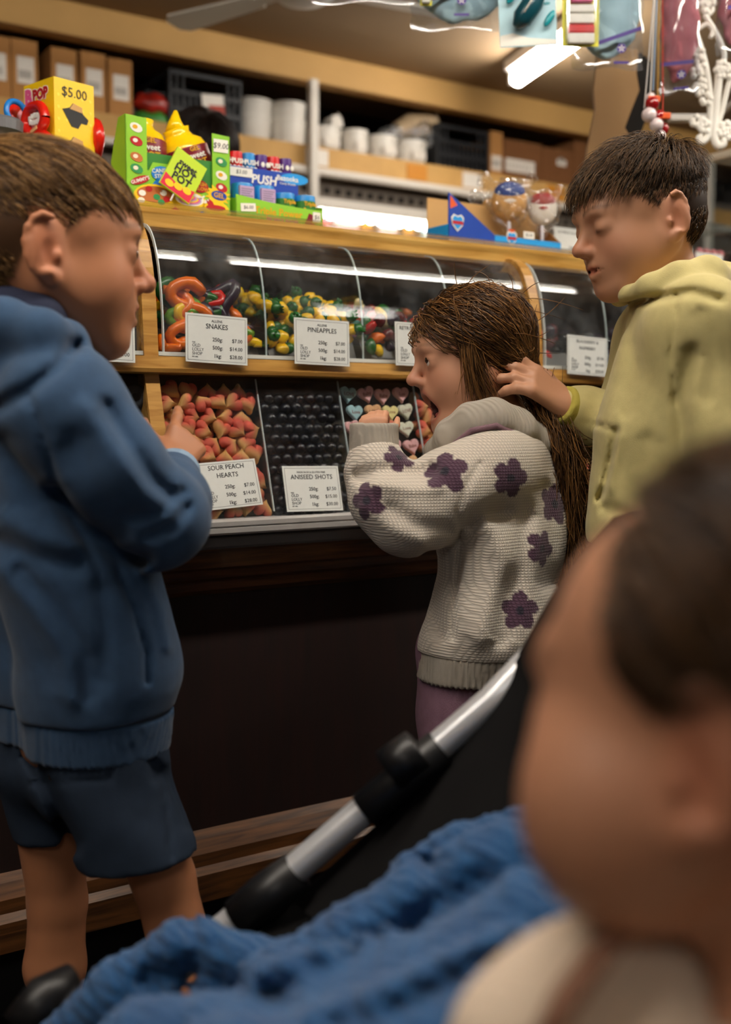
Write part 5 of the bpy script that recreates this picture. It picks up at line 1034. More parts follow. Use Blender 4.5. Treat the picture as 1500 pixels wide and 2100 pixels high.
# ================================================================ people: shared sculpting
mat('skin', 'c98d6c', .48, attr='Col', bump=.05, bscale=900)
mat('eye_white', 'e6e0da', .15); mat('iris', '2c1c12', .1); mat('teeth', 'e6dfd0', .2)
mat('hair_mat', '5a3a20', .42, spec=.4, attr='Col')
SK = np.array(hexc('c48a68'))
def frame(o, yaw_dir, pitch=0., roll=0., sc=1.):
    "head frame: local x right, y forward, z up; pitch > 0 looks down; roll > 0 tips the crown to the head's right"
    f = Vector((yaw_dir[0], yaw_dir[1], 0)).normalized(); r = Vector((f.y, -f.x, 0)); R = Matrix((r, f, Vector((0, 0, 1)))).transposed()
    R = R @ Matrix.Rotation(-pitch, 3, 'X') @ Matrix.Rotation(roll, 3, 'Y'); return np.array(o, float), np.array(R), sc
def head_sdf(sd, fr, mouth='closed', eye=.0045, ears=True, nose=1., neck=True, k_=1.):
    o, R, s = fr
    T = lambda p: o + R @ (np.array(p) * s)
    def e(c, r, k=.01, op=1, Rl=None): sd.ell(T(c), np.array(r) * s, R if Rl is None else R @ np.array(Rl), k * s, op)
    def c_(a, b, ra, rb=None, k=.01, op=1): sd.rc(T(a), T(b), ra * s, (ra if rb is None else rb) * s, k * s, op)
    e((0, -.010, .042), (.073, .09, .066)); e((0, -.03, .005), (.062, .066, .055), .03); e((0, .028, .012), (.061, .054, .058), .03)
    dj = .025 if mouth == 'open' else .003 if mouth == 'smile' else 0
    e((0, .03, -.034 - dj * .5), (.051, .05, .049), .03); e((0, .064 - dj * .25, -.078 - dj), (.02, .019, .016), .03)
    for q in (-1, 1):
        c_((q * .053, -.004, -.03), (q * .026, .052, -.074 - dj), .021, .0165, .03); e((q * .0345, .047, -.028), (.0265, .026, .03), .026)
    if neck: c_((0, -.02, -.03), (0, -.036, -.12), .041, .044, .02)
    c_((-.03, .077, .026), (.03, .077, .026), .0095, None, .022)
    for q in (-1, 1):
        e((q * .033, .093, .007), (.02, .016, .0125), .012, 0); e((q * .0315, .0695, .006), (.0158, .0155, .0145), .006)
        if eye > 0: e((q * .0315, .086, .005), (.0112, .008, eye), .0015, 0)
    c_((0, .081, .014), (0, .1 * nose, -.016), .006, .0085, .012); e((0, .1015 * nose, -.0195), (.0095, .0095, .0085), .008)
    for q in (-1, 1): e((q * .0095, .091, -.0235), (.0072, .0085, .0068), .006); e((q * .005, .099, -.0285), (.003, .0045, .003), .002, 0)
    e((0, .066, -.046), (.029, .0228, .022), .016)
    if mouth == 'open':
        e((0, .085, -.066), (.0215, .038, .0235), .004, 0)
        pts = [(.0235 * math.cos(a_), .0835 - .017 * abs(math.cos(a_)) ** 2 - (.008 if math.sin(a_) < 0 else 0), -.065 + .0255 * math.sin(a_)) for a_ in [6.2832 * i / 14 for i in range(15)]]
        for i in range(14): c_(pts[i], pts[i + 1], .0042, None, .005)
    else:
        up = [(-.022, .074, -.0465), (-.009, .0865, -.0435), (0, .0882, -.045), (.009, .0865, -.0435), (.022, .074, -.0465)]; g = dj
        for i in range(4): c_(up[i], up[i + 1], .0036, None, .005)
        lo = [(-.019, .0755, -.0515 - g), (0, .0862, -.0555 - g), (.019, .0755, -.0515 - g)]
        for i in range(2): c_(lo[i], lo[i + 1], .0046, None, .005)
        sl = [(-.022, .078, -.0478 - g * .4), (0, .093, -.0488 - g * .5), (.022, .078, -.0478 - g * .4)]
        for i in range(2): c_(sl[i], sl[i + 1], .0012 + g * .6, None, .002, 0)
    if ears:
        for q in (-1, 1):
            Rl = np.array(Matrix.Rotation(q * .35, 3, 'Z')) @ np.array(Matrix.Rotation(-.15, 3, 'X'))
            e((q * .0765, -.014, -.002), (.006, .0175, .029), .008, 1, Rl)
            rim = []
            for i in range(9): a_ = -1.9 + 3.9 * i / 8; rim.append((q * (.0815 - .004 * math.cos(a_)), -.016 - .0165 * math.cos(a_) , .002 + .0275 * math.sin(a_)))
            for i in range(8): c_(rim[i], rim[i + 1], .0036, None, .003)
            e((q * .0845, -.009, -.006), (.006, .0085, .0145), .004, 0); e((q * .079, -.003, -.008), (.004, .004, .006), .004); e((q * .0775, -.008, -.0285), (.005, .008, .008), .006)
    return T
def face_cols(fr, hair_col, tone=None, mouth='closed', brow=None, lash=.0085, back=9.):
    o, R, s = fr; base = SK if tone is None else np.array(hexc(tone))
    def fn(V):
        q = ((V - o) @ R) / s; x, y, z = q.T; c = np.tile(base, (len(V), 1))
        def mix(m, col): c[:] = c * (1 - m[:, None]) + np.array(col) * m[:, None]
        nearh = (np.abs(q) < .16).all(1)
        ck = np.exp(-(((np.abs(x) - .04) / .022) ** 2 + ((y - .06) / .03) ** 2 + ((z + .022) / .02) ** 2)) * nearh; mix(ck * .25, hexc('c8745c'))
        mix(np.exp(-((x / .02) ** 2 + ((y - .1) / .016) ** 2 + ((z + .02) / .014) ** 2)) * .3, hexc('c0604c'))
        er = np.exp(-(((np.abs(x) - .08) / .012) ** 2 + ((y + .014) / .02) ** 2 + (z / .032) ** 2)); mix(er * .35, hexc('b85a40'))
        dj = .014 if mouth == 'open' else 0
        if mouth == 'open': lp = np.exp(-((np.hypot(x * 1.08, (z + .065)) - .0255) / .0055) ** 2) * (y > .055) * (np.abs(x) < .03) * nearh
        else: lp = np.exp(-((x / .019) ** 4 + ((z + .0495) / .0068) ** 4)) * (y > .06) * nearh
        mix(np.clip(lp, 0, 1) * .7, hexc('a8503f'))
        if mouth == 'open': ins = ((x / .0205) ** 2 + ((z + .066) / .0225) ** 2 < 1) & (y < .072) & (y > .03) & nearh; c[ins] = hexc('4a1512')
        bx = np.clip((np.abs(x) - .012) / .036, 0, 1); bz = .028 + .006 * np.sin(bx * 2.4); br = np.exp(-((z - bz) / .0034) ** 2) * ((np.abs(x) > .011) & (np.abs(x) < .05) & (y > .04)); mix(br * .55, hexc(brow or hair_col))
        ey = np.exp(-((((np.abs(x) - .0315) / .0125) ** 2 + ((z - lash) / .0028) ** 2))) * (y > .07); mix(np.clip(ey * .75, 0, 1), hexc('3a2016'))
        sc_ = (y < back) & (hairline(q) > -.004) & ~((np.abs(x) > .0725) & (y < .012) & (y > -.045) & (z < .036)); mix(np.clip(hairline(q) / .012 + .35, 0, 1) * sc_ * nearh, hexc(hair_col))
        return c
    return fn
def hairline(q):
    "positive above the hairline, in head space"
    th = np.abs(np.arctan2(q[:, 0], q[:, 1])); zl = np.interp(th, [0, .6, .95, 1.3, 1.5, 1.75, 2.1, 2.6, 3.15], [.066, .064, .054, .026, .012, .03, -.02, -.05, -.055])
    return q[:, 2] - zl
def eyes(fr, parent, look=(0, 0), mouth=None):
    o, R, s = fr; T = lambda p: Vector(o + R @ (np.array(p) * s)); inv = bpy_fix[parent.name].inverted()
    for q in (-1, 1):
        b_ = MB().ball(inv @ T((q * .0315, .0688, .006)), .0138 * s, 16, 12).build('eyeball', 'eye_white', parent, smooth=True)
        d = np.array((look[0], 1., look[1])); d /= np.linalg.norm(d); b2 = MB().ball(inv @ T(np.array((q * .0315, .0688, .006)) + d * .0092), .0072 * s, 12, 8).build('iris', 'iris', parent, smooth=True)
    if mouth == 'open':
        for k in range(6): x = -.0125 + k * .005; MB().box(inv @ T((x, .079 - .02 * abs(x) / .0125 * .5, -.0475)), Vector((.0024, .002, .0038)) * s, inv.to_3x3() @ Matrix(R.tolist()), bev=.0008).build('tooth', 'teeth', parent)
        MB().ball(inv @ T((0, .056, -.08)), (.012 * s, .016 * s, .006 * s), 12, 8, inv.to_3x3() @ Matrix(R.tolist())).build('tongue', mat('tongue', 'a8504c', .35), parent, smooth=True)
def ribbons(name, P, Wd, cols, parent, m='hair_mat'):
    "P (n,k,3) strand points, Wd (k,) half widths; each strand is a thin three-sided blade"
    n_, k_, _ = P.shape; T = np.gradient(P, axis=1); T /= np.linalg.norm(T, axis=2, keepdims=True) + 1e-9
    ref = rng.normal(size=(n_, 1, 3)); A = np.cross(T, ref); A /= np.linalg.norm(A, axis=2, keepdims=True) + 1e-9; B = np.cross(T, A)
    ring_ = np.stack([P + (A * math.cos(a_) + B * math.sin(a_)) * Wd[None, :, None] for a_ in (0, 2.094, 4.189)], 2)
    V = ring_.reshape(-1, 3); i = np.arange(n_)[:, None, None] * k_ * 3 + np.arange(k_ - 1)[None, :, None] * 3; j = np.arange(3)[None, None, :]; j2 = (j + 1) % 3
    Fq = np.stack([i + j, i + j2, i + 3 + j2, i + 3 + j], -1).reshape(-1, 4)
    C3 = np.repeat(cols, k_ * 3, 0); me = mesh_np(name, V, Fq, m, True, C3); o = link_obj(name, me, parent); o.matrix_local = bpy_fix[parent.name].inverted(); return o
def scalp_roots(n_, extra=.0):
    q = rng.normal(size=(n_ * 3, 3)); q /= np.linalg.norm(q, axis=1, keepdims=True); q = q * np.array((.074, .091, .067)) + np.array((0, -.010, .042)); low = rng.normal(size=(n_, 3)); low /= np.linalg.norm(low, axis=1, keepdims=True); low = low * np.array((.064, .068, .057)) + np.array((0, -.03, .005))
    inside = (((low - (0, -.01, .042)) / (.073, .09, .066)) ** 2).sum(1) < 1; q = np.concatenate([q, low[~inside]]); q = q[hairline(q) > extra]; return q[rng.permutation(len(q))[:n_]]
def strand_cols(n_, c1, c2, light=.15):
    t = rng.random((n_, 1)) ** 1.5; c = np.array(hexc(c1)) * (1 - t) + np.array(hexc(c2)) * t; return c
def push_out(q, off):
    "keeps strand points outside the skull"
    for c_, r_ in (((0, -.010, .042), (.073, .09, .066)), ((0, -.03, .005), (.062, .066, .055))):
        c_ = np.array(c_); r_ = np.array(r_) + off[..., None]; d = (q - c_) / r_; l = np.linalg.norm(d, axis=-1, keepdims=True); q = np.where(l < 1, c_ + d / np.maximum(l, 1e-6) * r_, q)
    return q
def short_hair(fr, parent, n_, c1, c2, top=.06, side=.018, whorl=(.0, -.062, .085), lift=.35, mess=.15, width=.0007, k_=6, grav=.35, offs=(.002, .009), zlo=.05, back=9.):
    o, R, s = fr; q = scalp_roots(n_); q = q[q[:, 1] < back]; c0 = np.array((0, -.01, .042)); nrm = (q - c0) / np.array((.074, .091, .067)) ** 2; nrm /= np.linalg.norm(nrm, axis=1, keepdims=True)
    d = q - np.array(whorl); d -= (d * nrm).sum(1, keepdims=True) * nrm; d /= np.linalg.norm(d, axis=1, keepdims=True) + 1e-9; d += rng.normal(size=d.shape) * mess; d /= np.linalg.norm(d, axis=1, keepdims=True)
    hl = np.clip(hairline(q), 0, .06) / .06; frontness = np.clip((q[:, 1] - .0) / .06, 0, 1) * (q[:, 2] > .05) * (back > 1); L_ = side + (top - side) * np.clip(np.maximum(hl ** .8 * np.clip((q[:, 2] - zlo) / .045, 0, 1), frontness * .85), 0, 1); L_ *= rng.uniform(.75, 1.1, len(L_))
    P = np.zeros((len(q), k_, 3)); P[:, 0] = q; off = offs[0] + offs[1] * rng.random(len(q)) * np.clip(L_ / .05, 0, 1)
    for k in range(1, k_):
        t = k / (k_ - 1); dd = d * (1 - .0) + nrm * lift * (1 - t) + np.array((0, 0, -grav)) * t; dd /= np.linalg.norm(dd, axis=1, keepdims=True); P[:, k] = push_out(P[:, k - 1] + dd * (L_ / (k_ - 1))[:, None], off)
        nrm2 = (P[:, k] - c0) / np.array((.074, .091, .067)) ** 2; nrm2 /= np.linalg.norm(nrm2, axis=1, keepdims=True); d = d - (d * nrm2).sum(1, keepdims=True) * nrm2 * .8; d /= np.linalg.norm(d, axis=1, keepdims=True); nrm = nrm2
    Wd = np.linspace(1., .25, k_) * width * s; P = o + (P * s) @ R.T
    return ribbons('hair', P, Wd, strand_cols(len(q), c1, c2), parent)
def hand(sd, wrist, d, nrm, size=.13, curl=(.3, .4, .5, .6), thumb=.4, spread=.12, side=1, k=.004):
    "palm and five fingers; d towards the fingers, nrm out of the back of the hand"
    d = Vector(d).normalized(); nn = Vector(nrm); nn = (nn - d * nn.dot(d)).normalized(); sd_ = d.cross(nn) * side; w0 = Vector(wrist); u_ = size
    kn = [w0 + d * u_ * .5 + sd_ * u_ * (.17 - .115 * i) - d * u_ * .02 * abs(i - 1.2) for i in range(4)]
    for i in range(4): sd.rc(w0 + sd_ * u_ * (.1 - .06 * i), kn[i], u_ * .085, u_ * .072, u_ * .09)
    for i in range(4):
        L_ = u_ * (.46, .52, .48, .38)[i]; p = kn[i]; a_ = 0; dirn = d + sd_ * spread * (1.2 - i); dirn.normalize(); ax = dirn.cross(nn).normalized()
        for j, fr_ in enumerate((.45, .31, .24)):
            a_ += curl[i] * (1, 1.15, .8)[j]; v = Matrix.Rotation(-a_, 3, ax) @ dirn; p2 = p + v * L_ * fr_; sd.rc(p, p2, u_ * (.066, .06, .054)[j], u_ * (.06, .054, .047)[j], k); p = p2
    p = w0 + d * u_ * .14 + sd_ * u_ * .14; v = (d * .6 + sd_ * .8 - nn * .35).normalized(); p2 = p + v * u_ * .25; sd.rc(p, p2, u_ * .085, u_ * .07, .01); v2 = (v * (1 - thumb) + d * .6 - nn * thumb * .8).normalized(); p3 = p2 + v2 * u_ * .2; sd.rc(p2, p3, u_ * .066, u_ * .06, k); sd.rc(p3, p3 + (v2 + d * .3).normalized() * u_ * .15, u_ * .06, u_ * .05, k)
# ================================================================ boy in the blue hoodie
def wrinkle(a1=.003, f1=18., a2=.0015, f2=45., ph=0., dirv=(.6, .3, 1.)):
    dv = np.array(dirv, np.float32)
    def fn(P):
        x, y, z = P[..., 0], P[..., 1], P[..., 2]; w = P @ dv
        return a1 * np.sin(f1 * w + 2.2 * np.sin(7 * x + ph) + 1.8 * np.sin(9 * z - 5 * y + ph)) + a2 * np.sin(f2 * (w * .7 + .5 * x - .4 * y) + 2.5 * np.sin(11 * z + ph))
    return fn
mat('fleece_blue', '38516f', .92, spec=.15, var=.1, vscale=60, bump=.25, bscale=700, sheen=.15); mat('rib_blue', '3d6089', .92, spec=.15, var=.08, vscale=90, bump=.8, bscale=60, stretch=(9, 9, .6)); mat('cuff_blue', '8aa2ba', .9, spec=.15, bump=.6, bscale=120)
mat('lining_navy', '1a2038', .9); mat('short_navy', '2a3647', .85, spec=.2, var=.1, vscale=40, bump=.2, bscale=500); mat('shoe_dark', '1b1b1e', .6); mat('eyelet', '8a7a5a', .3, metal=1.)
mat('rib_dark', '1e3550', .95)
D = 1.3
J = lambda x, y, d=0.: W(x, y, D + d)
b1 = empty('person', (J(150, 1500)[0], 1.32, 0), 'boy in blue hoodie and navy shorts pointing at the sweets', 'person', None)
fr = frame(J(96, 530), (.9, .42), .02, 0., 1.12)
sd = SDF(); T = head_sdf(sd, fr, 'smile', .0042); nb = T((0, -.036, -.12))
cb = J(95, 900, .03); pl = J(150, 1480, .05); sd.chain([nb, cb, J(140, 1300, .04), pl], [.043, .05, .05, .06], .02)
rs = J(120, 830, -.1); el = J(318, 1062, -.07); wr = J(352, 962, .085)
sd.rc(nb, rs, .035, .03, .02).rc(rs, el, .032, .028, .02).rc(el, wr, .027, .023, .02)
hand(sd, wr, J(384, 898, .13) - wr, (.6, -.65, .45), .118, (.16, .75, .9, 1.), .5, .06, -1)
hipL, hipR = J(90, 1520, .1), J(220, 1520, -.0); kL, kR = J(118, 1850, .12), J(335, 1800, .02)
aL = np.array((J(112, 2200, .12)[0], D + .14, .09)); aR = np.array((J(430, 2200, .0)[0], D + .03, .09))
for h_, k_, a_ in ((hipL, kL, aL), (hipR, kR, aR)):
    m_ = k_ * .45 + a_ * .55 + np.array((0, -.012, .02)); sd.rc(pl, h_, .06, .055, .02).rc(h_, k_, .052, .036, .01).chain([k_, m_, a_], [.036, .038, .024], .012); sd.rc(a_, a_ + np.array((.05, .02, -.05)), .028, .025, .02)
sdf_obj('body', sd, .0026, 'skin', b1, face_cols(fr, '4a3019', 'b87c58', 'smile')); eyes(fr, b1, (.1, -.05))
short_hair(fr, b1, 11000, '44290f', 'b88c55', .055, .009, (.0, -.07, .07), .3, .12, .00062)
# hoodie
sd = SDF(); rt = np.array((.6, -.8, 0)) * .042
for q in (-1, 1): sd.chain([J(85, 850, .02) + rt * q, J(120, 1100, .03) + rt * q * 1.2, J(165, 1370, .05) + rt * q * 1.3, J(165, 1440, .05) + rt * q * 1.2], [.076, .09, .094, .086], .03)
sd.rc(J(60, 790, .0), rs + np.array((0, 0, -.01)), .05, .062, .03).chain([rs, J(215, 960, -.1), el], [.064, .06, .052], .03).chain([el, J(345, 1030, .0), J(354, 985, .065)], [.052, .046, .032], .02); sd.ell(J(325, 1085, -.06), (.042, .045, .036), k=.03)
sd.ell(J(-30, 760, -.03), (.1, .07, .06), k=.03).chain([J(-60, 672, -.03), J(10, 668, -.1), J(85, 685, -.115), J(138, 698, -.07), J(150, 715, -.0)], [.024, .026, .024, .017, .014], .02); sd.rc(J(40, 770, -.08), J(120, 725, -.08), .03, .018, .03)
fb = J(200, 1445, .05); sd.cut((0, 0, fb[2] + .004), (0, 0, -1), .004)
for pts, w_, d_ in (([(157, 705), (120, 755), (60, 800), (-5, 835)], .008, .012), ([(60, 815), (90, 900), (120, 1000), (165, 1090), (205, 1180)], .004, .006), ([(175, 840), (240, 930), (300, 1010), (350, 1060)], .014, -.007), ([(215, 830), (270, 920), (310, 985), (345, 1015)], .009, .009), ([(150, 900), (190, 1000), (250, 1090)], .016, .008), ([(110, 1010), (170, 1090), (245, 1140), (300, 1145)], .012, .014), ([(0, 1060), (70, 1095), (150, 1120)], .014, -.008), ([(0, 1110), (80, 1145), (160, 1160)], .012, .008), ([(240, 1165), (275, 1250), (300, 1340), (302, 1400)], .004, .008), ([(0, 1170), (80, 1250), (140, 1340), (150, 1430)], .016, -.009), ([(40, 1170), (120, 1260), (175, 1350), (180, 1430)], .012, .009), ([(290, 1170), (330, 1250), (345, 1330)], .008, -.005), ([(300, 1100), (350, 1080), (385, 1040)], .007, .008), ([(270, 1060), (330, 1050), (375, 1010)], .008, .007), ([(10, 900), (50, 980), (70, 1040)], .012, .006), ([(205, 1200), (220, 1300), (210, 1400)], .01, .006)):
    sd.fold([J(*p_) for p_ in pts], w_, d_, D + .03)
sd.disp = wrinkle(.0025, 26, .0009, 70, .5, (.5, .2, .9))
sdf_obj('hoodie', sd, .0042, 'fleece_blue', b1)
sd = SDF()
for q in (-1, 1): sd.rc(J(165, 1370, .05) + rt * q * 1.3, J(167, 1500, .05) + rt * q * 1.2, .09, .084, .03)
sd.cut((0, 0, fb[2] + .004), (0, 0, 1), .004).cut((0, 0, fb[2] - .043), (0, 0, -1), .004)
ctr_ = J(166, 1450, .05)
sd.disp = lambda P: .0009 * np.sin(np.arctan2(P[..., 1] - ctr_[1], P[..., 0] - ctr_[0]) * 150)
sdf_obj('hem_ribbing', sd, .0032, 'fleece_blue', b1, it=0, label='ribbed blue waistband')
sd = SDF(); sd.rc(J(350, 990, .055), J(360, 968, .085), .033, .031, .01); ax_ = J(360, 968, .085) - J(350, 990, .055); ax_ = ax_ / np.linalg.norm(ax_); sd.cut(J(361, 962, .09), ax_, .003)
sdf_obj('cuff', sd, .003, 'cuff_blue', b1, label='pale ribbed cuff')
sd = SDF(); sd.chain([J(-40, 650, -.0), J(20, 645, -.06), J(80, 655, -.07), J(120, 672, -.04)], [.03, .028, .025, .018], .02); sdf_obj('hood_lining', sd, .005, 'lining_navy', b1)
# shorts
sd = SDF(); wst = J(165, 1470, .05)
for q in (-1, 1): sd.rc(wst + rt * q, J(160, 1560, .05) + rt * q, .078, .074, .03)
sd.rc(J(215, 1560, .0), J(300, 1800, .005), .072, .068, .02).rc(J(105, 1560, .11), J(162, 1830, .12), .07, .058, .02)
for c_, d_ in ((J(292, 1735, .005), (.16, 0, -1)), (J(160, 1745, .12), (.06, 0, -1))): pass
sd.cut(J(292, 1752, .005), (.1, 0, -1), .002)
sd.fold([J(290, 1500), J(310, 1560), J(318, 1600)], .004, .009, 1.33).fold([J(322, 1560), J(340, 1650), J(352, 1760)], .003, .004, 1.33).fold([J(60, 1540), J(110, 1640), J(150, 1740)], .01, .014, 1.4).fold([J(60, 1608), J(225, 1600)], .003, .003, 1.33).fold([J(225, 1520), J(228, 1600)], .003, .003, 1.33).fold([J(330, 1580), J(370, 1640), J(385, 1690)], .01, .006, 1.33)
sd.disp = wrinkle(.002, 24, .001, 60, 1.5, (.3, .4, 1.))
sdf_obj('shorts', sd, .0042, 'short_navy', b1)
e0 = J(114, 1590, -.045)
link_obj('eyelet', MB().tube([(.0065 * math.cos(a_), .0, .0065 * math.sin(a_)) for a_ in [6.2832 * k / 14 for k in range(15)]], .0018, 6, False).mesh('eyelet', 'eyelet', True), b1, bpy_fix[b1.name].inverted() @ Matrix.Translation(Vector(e0)))
for a_, nm in ((aL, 'shoe'), (aR, 'shoe')):
    s2 = SDF(); s2.rc(a_ + (-.03, -.01, -.052), a_ + (.1, .04, -.055), .036, .034, .02).rc(a_ + (0, 0, -.03), a_ + (.02, .008, -.04), .04, .036, .02); s2.cut((0, 0, .001), (0, 0, -1), .003); sdf_obj('shoe', s2, .006, 'shoe_dark', b1)
# ================================================================ girl in the flower sweater
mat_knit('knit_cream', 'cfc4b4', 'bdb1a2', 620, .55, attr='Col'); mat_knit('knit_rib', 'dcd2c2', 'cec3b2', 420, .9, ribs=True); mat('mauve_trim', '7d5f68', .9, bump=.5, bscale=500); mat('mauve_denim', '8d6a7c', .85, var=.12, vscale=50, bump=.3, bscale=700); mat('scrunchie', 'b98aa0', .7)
D = 1.68
g1 = empty('person', (J(985, 1500)[0], 1.69, 0), 'laughing girl in cream sweater with purple flowers and a ponytail', 'person')
fr = frame(J(966, 738), (-1, -.2), .15, 0., .9)
sd = SDF(); T = head_sdf(sd, fr, 'open', .0062, ears=False); nb = T((0, -.036, -.12))
ch = J(1040, 980); pl = J(975, 1400); sd.chain([nb, ch, pl], [.04, .045, .06], .03)
ns = J(1015, 960, -.085); el = J(842, 1052, -.12); wr = J(768, 922, -.09)
sd.chain([ch, ns, el, wr], [.04, .03, .026, .02], .02); hand(sd, wr, J(766, 858, -.085) - wr, (-.2, -1, .1), .084, (.9, 1., 1., 1.1), .9, .02, 1)
fs = J(1035, 960, .085); fe = J(965, 1090, .1); fw = J(915, 1085, .14); sd.chain([ch, fs, fe, fw], [.04, .03, .026, .02], .02); hand(sd, fw, (-.6, .2, -.2), (0, 1, .2), .098, (.8,) * 4, .5, .05, -1)
for q in (-1, 1):
    hp_ = J(972, 1430, q * .05); kn = np.array((hp_[0] - .005, hp_[1], .29)); an = np.array((hp_[0] + .005, hp_[1] + .005, .07)); sd.rc(pl, hp_, .055, .055, .03).rc(hp_, kn, .055, .04, .02).rc(kn, an, .04, .026, .02)
sdf_obj('body', sd, .0026, 'skin', g1, face_cols(fr, '3a2413', 'c99476', 'open', '6a4a30')); eyes(fr, g1, (.0, .35), 'open')
# sweater
sd = SDF()
for q in (-1, 1): sd.chain([J(1042, 950, q * .04), J(1020, 1130, q * .05), J(1008, 1270, q * .052), J(975, 1330, q * .048)], [.062, .086, .095, .082], .03)
sd.rc(J(1045, 915), ns, .046, .052, .03).chain([ns, J(930, 1005, -.11), el], [.055, .06, .058], .03).chain([el, J(795, 1015, -.12), J(772, 962, -.1), J(768, 938, -.095)], [.056, .05, .042, .035], .02).rc(J(1045, 915), fs, .042, .046, .03).chain([fs, fe, J(925, 1088, .14)], [.045, .045, .036], .04)
sd.ell(J(1092, 1080, 0), (.045, .08, .1), k=.04)
hz = J(975, 1318, 0)[2]; sd.cut((0, 0, hz), (0, 0, -1), .004)
for pts, w_, d_ in (([(735, 975), (800, 966), (850, 975), (890, 965)], .012, .012), ([(770, 990), (840, 1000), (900, 1000)], .01, -.006), ([(745, 1040), (800, 1085), (870, 1115)], .012, -.006), ([(800, 1040), (860, 1075), (920, 1085)], .01, .006), ([(985, 950), (955, 1000), (940, 1050), (945, 1085)], .005, .004), ([(1040, 1045), (990, 1062), (960, 1072)], .014, .011), ([(945, 1090), (935, 1200), (930, 1310)], .004, .007), ([(1000, 1070), (1035, 1150), (1000, 1250), (985, 1310)], .018, -.012), ([(1080, 1050), (1065, 1160), (1040, 1240), (1030, 1310)], .016, .011), ([(880, 1140), (885, 1220), (905, 1300)], .014, .01), ([(1120, 1000), (1130, 1100), (1120, 1200)], .014, .008)):
    sd.fold([J(*p_) for p_ in pts], w_, d_, D - .02)
sd.disp = wrinkle(.0022, 22, .0008, 60, 2.2, (.5, .2, .8))
FL = [(905, 957, .031, .3), (1056, 988, .027, 0.), (1060, 1245, .027, .5), (826, 928, .022, .9), (745, 1022, .026, .4), (1148, 1027, .03, .2), (872, 1150, .028, .7), (1122, 1120, .026, .1), (1000, 880, .0, 0)]
def sweater_cols(V):
    c = np.tile(np.array(hexc('e0d6c8')), (len(V), 1)); fw_ = np.array((0, math.cos(PITCH), -math.sin(PITCH))); upv = np.array((0, math.sin(PITCH), math.cos(PITCH))); q = V - np.array((0, 0, CAM_H)); zc = q @ fw_; px_ = 750 + F_PX * q[:, 0] / zc; py_ = 1050 - F_PX * (q @ upv) / zc
    for fx, fy, r_, ph in FL:
        if r_ == 0: continue
        near = np.nonzero((np.abs(px_ - fx) < 9) & (np.abs(py_ - fy) < 9))[0]
        if not len(near): continue
        c0 = V[near[np.argmin(zc[near])]]; loc = V[((V - c0) ** 2).sum(1) < .03 ** 2]; w_, v_ = np.linalg.eigh(np.cov((loc - loc.mean(0)).T)); e1, e2 = v_[:, 2], v_[:, 1]; d = V - c0; a, b = d @ e1, d @ e2; rr = np.hypot(a, b); th = np.arctan2(b, a) + ph
        lim = r_ * (.6 + .42 * np.abs(np.cos(2.5 * th)) ** .7); on = (rr < lim) & (np.abs(d @ v_[:, 0]) < .035); c[on] = hexc('5c4254'); c[on & (rr < r_ * .22)] = hexc('33303c')
    return c
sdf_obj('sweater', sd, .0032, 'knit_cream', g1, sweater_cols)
sd = SDF()
for q in (-1, 1): sd.rc(J(1000, 1280, q * .052), J(968, 1400, q * .046), .093, .08, .03)
sd.cut((0, 0, hz), (0, 0, 1), .004).cut((0, 0, hz - .042), (0, 0, -1), .004); c0_ = J(985, 1340, 0); sd.disp = lambda P: .0016 * np.sin(np.arctan2(P[..., 1] - c0_[1], P[..., 0] - c0_[0]) * 95)
sdf_obj('hem_ribbing', sd, .003, 'knit_rib', g1, it=0, label='ribbed cream hem')
sd = SDF(); sd.rc(J(768, 945, -.095), J(767, 870, -.088), .0355, .034, .01); sd.cut(J(767, 868, -.088), (0, 0, 1), .004); c1_ = J(768, 920, -.09); sd.disp = lambda P: .0011 * np.sin(np.arctan2(P[..., 1] - c1_[1], P[..., 0] - c1_[0]) * 42)
sdf_obj('cuff', sd, .0028, 'knit_rib', g1, it=0, label='ribbed cream cuff')
# collar: a folded knit band with a mauve edge
cp = [(895, 925, -.03), (925, 888, -.07), (965, 856, -.09), (1015, 846, -.095), (1062, 866, -.08), (1096, 895, -.05), (1116, 925, .0)]
sd = SDF()
for i in range(6): a_, b_ = J(*cp[i]), J(*cp[i + 1]); sd.rc(a_ + (0, .01, 0), b_ + (0, .01, 0), .017, .017, .02).rc(a_ + (.008, -.0, -.012), b_ + (.008, -.0, -.012), .014, .014, .02)
cpb = [(895, 925, .04), (945, 875, .07), (1020, 845, .075), (1085, 860, .05), (1122, 920, .01)]
for i in range(4): sd.rc(J(*cpb[i]), J(*cpb[i + 1]), .02, .02, .02)
sdf_obj('collar', sd, .0032, 'knit_rib', g1, label='ribbed cream collar with mauve edge')
pts = [J(x + 3, y + 27, d - .02) for x, y, d in cp]; MB().tube([bpy_fix[g1.name].inverted() @ Vector(p_) for p_ in pts], .0045, 8).build('collar_edge', 'mauve_trim', g1, smooth=True)
